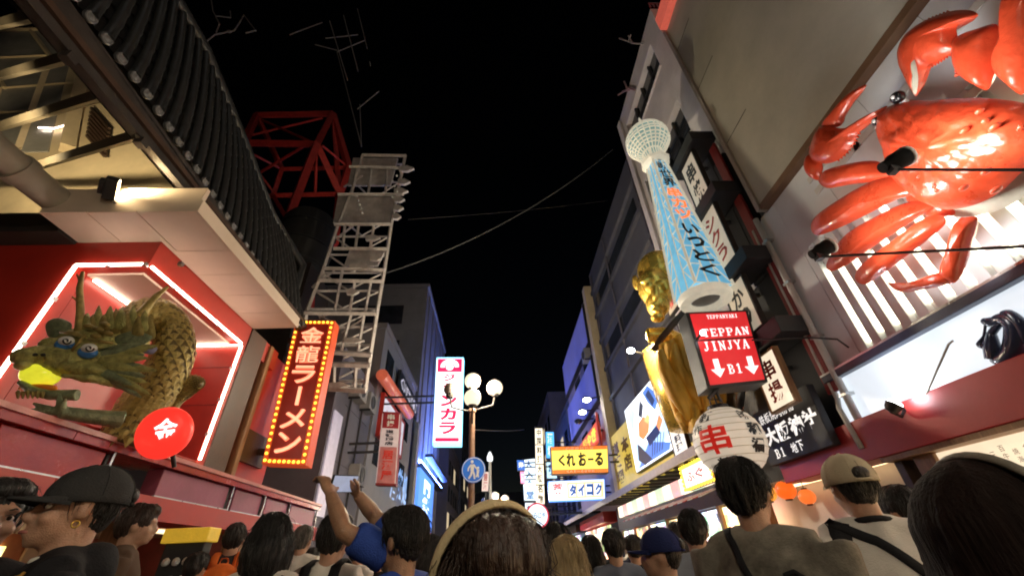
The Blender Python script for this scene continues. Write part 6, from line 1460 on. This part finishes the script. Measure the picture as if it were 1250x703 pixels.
def headband(p, m, tilt=-8, r=.0, w=.016, label=None, a0=-1.9, a1=1.9):
    mb = MB(); pts = []
    ca, sa = math.cos(R(tilt)), math.sin(R(tilt))
    P = []
    for k in range(25):
        a = a0 + (a1 - a0) * k / 24; x, z = (.0945 + r) * math.sin(a), (.106 + r) * math.cos(a); P.append(V(x, -.012 + z * sa, 1.656 + z * ca))
    n = len(P); vs = []
    for i, q in enumerate(P):
        for e in (-w, 0, w): vs.append(q + V(0, e * ca, -e * sa) + (q - V(0, -.012, 1.656)).normalized() * (.004 if e == 0 else 0))
    o = p['fix'](MB().add(vs, [(i * 3 + j, i * 3 + j + 1, i * 3 + j + 4, i * 3 + j + 3) for i in range(n - 1) for j in range(2)]), p['H']).build('headband', m, p['t'], smooth=True)
    sd = o.modifiers.new('solid', 'SOLIDIFY'); sd.thickness = .006; return o
WHT, BLK = cloth('white_tee', (.72, .68, .62)), cloth('black_cloth', (.014, .014, .017))
# left foreground
p = person('dark haired person in black at the far left edge, turned to the right', 14, 589, 58, -125, 'short', HB, BLK, vox=.012, face=True, female=True, nstr=200, sleeve='long', collar=BLK)
p = person('person in a dark cap and black jacket seen in left profile, gold earring', 120, 574, 60, 134, 'short', HB, cloth('black_jacket', (.012, .012, .015)), vox=.010, face=True, sleeve='long', nstr=260, hood=True, collar=WHT, hs=.9, messy=.5)
cap(p, cloth('charcoal_cap', (.035, .035, .037)), .075)
strap(p, [(-.10, 1.42), (-.12, 1.34), (-.13, 1.2), (-.10, .95)], .045, cloth('mustard_webbing', (.55, .30, .07)), 'shoulder_strap', 1)
p['fix'](MB().lathe((.088, -.004, 1.582), [(.009, 0), (.011, .002), (.009, .004), (.007, .002)], 12, (1, 0, 0), True), p['H']).build('earring', M['gold'], p['t'], smooth=True)
p['fix'](MB().lathe((-.088, -.004, 1.582), [(.009, 0), (.011, .002), (.009, .004), (.007, .002)], 12, (1, 0, 0), True), p['H']).build('earring', M['gold'], p['t'], smooth=True)
p = person('person with an orange backpack walking away by the menu stand', 291, 640, 25, 20, 'short', HB, cloth('dark_jacket', (.03, .025, .025)), sleeve='long', H=1.86, nstr=80)
backpack(p, cloth('orange_nylon', (.75, .16, .03)), 1.0, 1.42, .17, .11, 'puffy orange backpack on the person by the menu stand')
p = person('person with black bob hair in a pale shirt with black crossed straps', 338, 630, 42, 5, 'bob', HB, cloth('pale_shirt', (.66, .60, .54)), female=True, vox=.012, nstr=260, sleeve='long')
for a in ([(-.11, 1.45), (-.09, 1.25), (0.0, 1.08), (.04, 1.0)], [(.13, 1.45), (.06, 1.25), (.0, 1.1), (-.04, 1.0)]): strap(p, a, .045, BLK, 'crossed_strap')
person('grey haired person in a white top between the bob and the backpack', 373, 643, 23, 0, 'short', HG, WHT, H=1.84, nstr=80)
p = person('dark haired person in a white top carrying a black backpack', 413, 630, 36, -10, 'short', HB, WHT, nstr=160, vox=.012)
backpack(p, cloth('black_nylon', (.012, .012, .014)), .92, 1.24, .15, .1, 'black backpack on the person in the white top, left of the raised arms')
y_ = 2.0
arms = {'l': [ony(470, 676, 1.96), ony(420, 648, 1.88), ony(404, 604, 1.95)], 'r': [ony(490, 668, 2.16), ony(458, 630, 2.2), ony(437, 604, 2.12)]}
p = person('man in a blue tee holding a phone up with both raised arms', 494, 622, 50, 62, 'short', HB, cloth('blue_tee', (.03, .07, .34)), arms=arms, vox=.010, nstr=220, skin=1, face=True)
ph = ony(420, 590, 2.03); t = tag(MB().box((0, 0, 0), (.15, .009, .074)).build('phone', M['black'], bevel=.004), 'dark phone held up sideways in the raised hands', 'phone')
sc_ = MB().box((0, -.0052, 0), (.138, .001, .066)).build('screen', glow('phone_screen', (.6, .7, 1), .16, .7, 30)); sc_.parent = t
t.location = ph; t.rotation_euler = (R(18), R(-6), R(62))
# centre foreground
p = person('brown haired person with a cream headband, close in the middle foreground', 600, 630, 122, -156, 'bob', HD, cloth('dark_brown_top', (.03, .02, .018)), female=True, vox=.009, nstr=700, fringe=True)
headband(p, cloth('cream_band', (.62, .50, .30), .08), 27, .010, .012)
p = person('long haired blond person seen from behind in the middle of the crowd', 690, 657, 42, 10, 'long', HBL, cloth('taupe_top', (.12, .09, .075)), female=True, vox=.011, nstr=420)
person('man with dark hair in a blue grey tee walking away', 746, 647, 27, 0, 'short', HB, cloth('blue_grey_tee', (.13, .15, .2)), nstr=90)
p = person('person in a navy cap and black tee turned to the left', 800, 647, 42, 60, 'short', HB, cloth('black_tee', (.02, .02, .024)), nstr=100, vox=.012, hs=.9, messy=.5)
cap(p, cloth('navy_cap', (.015, .022, .09)), .08)
person('dark haired man between the navy cap and the grey patterned shirt', 841, 624, 33, -25, 'short', HB, cloth('pale_blue_tee', (.3, .33, .4)), nstr=150)
# right foreground
tie = pm('grey_dyed_cloth', (.20, .18, .15), .85, var=.8, scale=4.5, bump=.12, bscale=160, spec=.2)
p = person('man in a mottled grey tee with a thin dark strap across his back', 899, 565, 50, -48, 'short', HB, tie, vox=.010, nstr=420, fat=1.3, messy=1.5)
strap(p, [(-.10, 1.48), (-.02, 1.33), (.08, 1.15), (.16, .98)], .022, BLK, 'bag_strap')
strap(p, [(.07, 1.33), (.1, 1.30), (.15, 1.315), (.11, 1.345), (.08, 1.335)], .012, BLK, 'outline_print')
p = person('man in a beige cap and white raglan tee with a dark strap', 1024, 560, 46, -14, 'short', HB, cloth('white_raglan', (.66, .62, .58)), vox=.010, nstr=200, fat=1.25, collar=BLK, hs=.9, messy=.5)
cap(p, cloth('beige_cap', (.50, .42, .30)), .075)
strap(p, [(-.16, 1.47), (-.05, 1.40), (.08, 1.24), (.20, 1.05)], .035, BLK, 'bag_strap')
for sx in (-1,): strap(p, [(sx * .13, 1.47), (sx * .17, 1.36), (sx * .19, 1.2)], .07, BLK, 'raglan_sleeve', -1, None, .004)
p = person('large dark head with a pale striped headband at the right edge', 1195, 575, 168, -90, 'bob', pm('maroon_black_hair', (.012, .006, .005), .75, var=.4, scale=8, bump=.2, bscale=40, stretch=(6, 6, .5), spec=.12), BLK, female=True, vox=.009, nstr=0, messy=.35)
headband(p, pm('grey_band', (.20, .18, .15), .6, var=.4, scale=60), -4, -.003, .006)
# crowd behind
person('bare headed person behind the cap wearer, in front of the menu stand', 178, 617, 21, -60, 'short', HD, cloth('brown_top', (.1, .06, .04)), H=1.9, nstr=80)
person('black haired person just behind the cream headband', 678, 641, 36, 0, 'short', HB, BLK, nstr=140)
person('black haired person right of the blond one', 719, 655, 26, 0, 'bob', HB, BLK, nstr=80, female=True)
person('dark head between blue grey tee and navy cap', 771, 654, 22, 0, 'short', HB, BLK, nstr=60)
person('dark haired person low behind the raised arm man', 527, 655, 30, 0, 'bob', HB, cloth('dim_grey', (.06, .06, .07)), nstr=80)
person('person with dark hair left of the large dark head', 1088, 596, 40, 10, 'short', HB, BLK, nstr=80)
# farther crowd: four figures, then copies
rn = random.Random(4); protos = []
far = []
for i in range(30):
    y = 4.4 + i * .42 + rn.uniform(-.2, .2); x = rn.uniform(-3.3, 3.6)
    if abs(x / y - (-.15)) < .0: continue
    far.append((x, y))
cl_ = [BLK, cloth('dim_navy', (.03, .035, .07)), cloth('dim_white', (.6, .57, .54)), cloth('dim_olive', (.07, .07, .045))]
for i in range(4):
    x, y = far[i]
    q = person(['distant short haired person in black, back in the crowd', 'distant person with brown bob hair and navy top in the crowd', 'distant short haired person in a pale shirt, back in the crowd', 'distant long haired person in olive, back in the crowd'][i], 100 + i, 600, 20, rn.uniform(-20, 20), ['short', 'bob', 'short', 'long'][i], [HB, HD, HB, HB][i], cl_[i], at=(x, y, 1.62 + .05 * i), vox=.02, nstr=70, female=i % 2 == 1, group='distant people in the crowd')
    protos.append(q['t'])
def copy_tree(o, par=None):
    c = o.copy(); COL.objects.link(c)
    if par is not None: c.parent = par
    for ch in o.children: copy_tree(ch, c)
    return c
bpy.context.view_layer.update()
for i, (x, y) in enumerate(far[4:]):
    c = copy_tree(protos[rn.randrange(4)]); c.location = (x, y, .005); c['label'] = c['label'].replace('back in the crowd', '').replace('in the crowd', '').strip(' ,') + ', ' + ('left side' if x < -1 else 'right side' if x > 1.2 else 'middle') + ' of the street' + (', nearer' if y < 9 else ', far back'); c.rotation_euler.z = R(rn.uniform(-25, 25))
# menu stand by the left shop
ms = thing('menu_stand', onx(230, 690, -2.9), 'tall dark display stand with a yellow header beside the left shop', 'display stand')
q = [ony(x, y, 4.6) for x, y in ((206, 648), (254, 645), (252, 730), (206, 730))]
x0, x1, zt = q[0].x, q[1].x, q[0].z
MB().span((x0, 4.62, .15), (x1, 4.75, zt)).build('cabinet', M['blackmat'], ms, bevel=.01)
MB().span((x0 - .03, 4.58, zt - .1), (x1 + .03, 4.78, zt + .02)).build('header', pm('yellow_header', (.75, .5, .04), .5, em=(1, .6, .05), es=.1), ms, bevel=.01)
for r_ in range(7):
    for c_ in range(3): MB().lathe((x0 + .08 + c_ * .09, 4.6, zt - .25 - r_ * .14), [(0, -.01), (.03, -.01), (.035, .01), (.0, .02)], 10, (0, -1, .2)).build('dish_sample', M['offwhite'], ms, smooth=True)
MB().span((x0 + .33, 4.61, zt - .55), (x1 - .03, 4.619, zt - .2)).build('small_screen', glow('small_screen', (.4, .6, 1), .5, .5, 6), ms)
MB().span((x0 + .33, 4.61, zt - .95), (x1 - .03, 4.619, zt - .62)).build('poster', M['cream'], ms)

bpy.data.scenes.remove(TS)
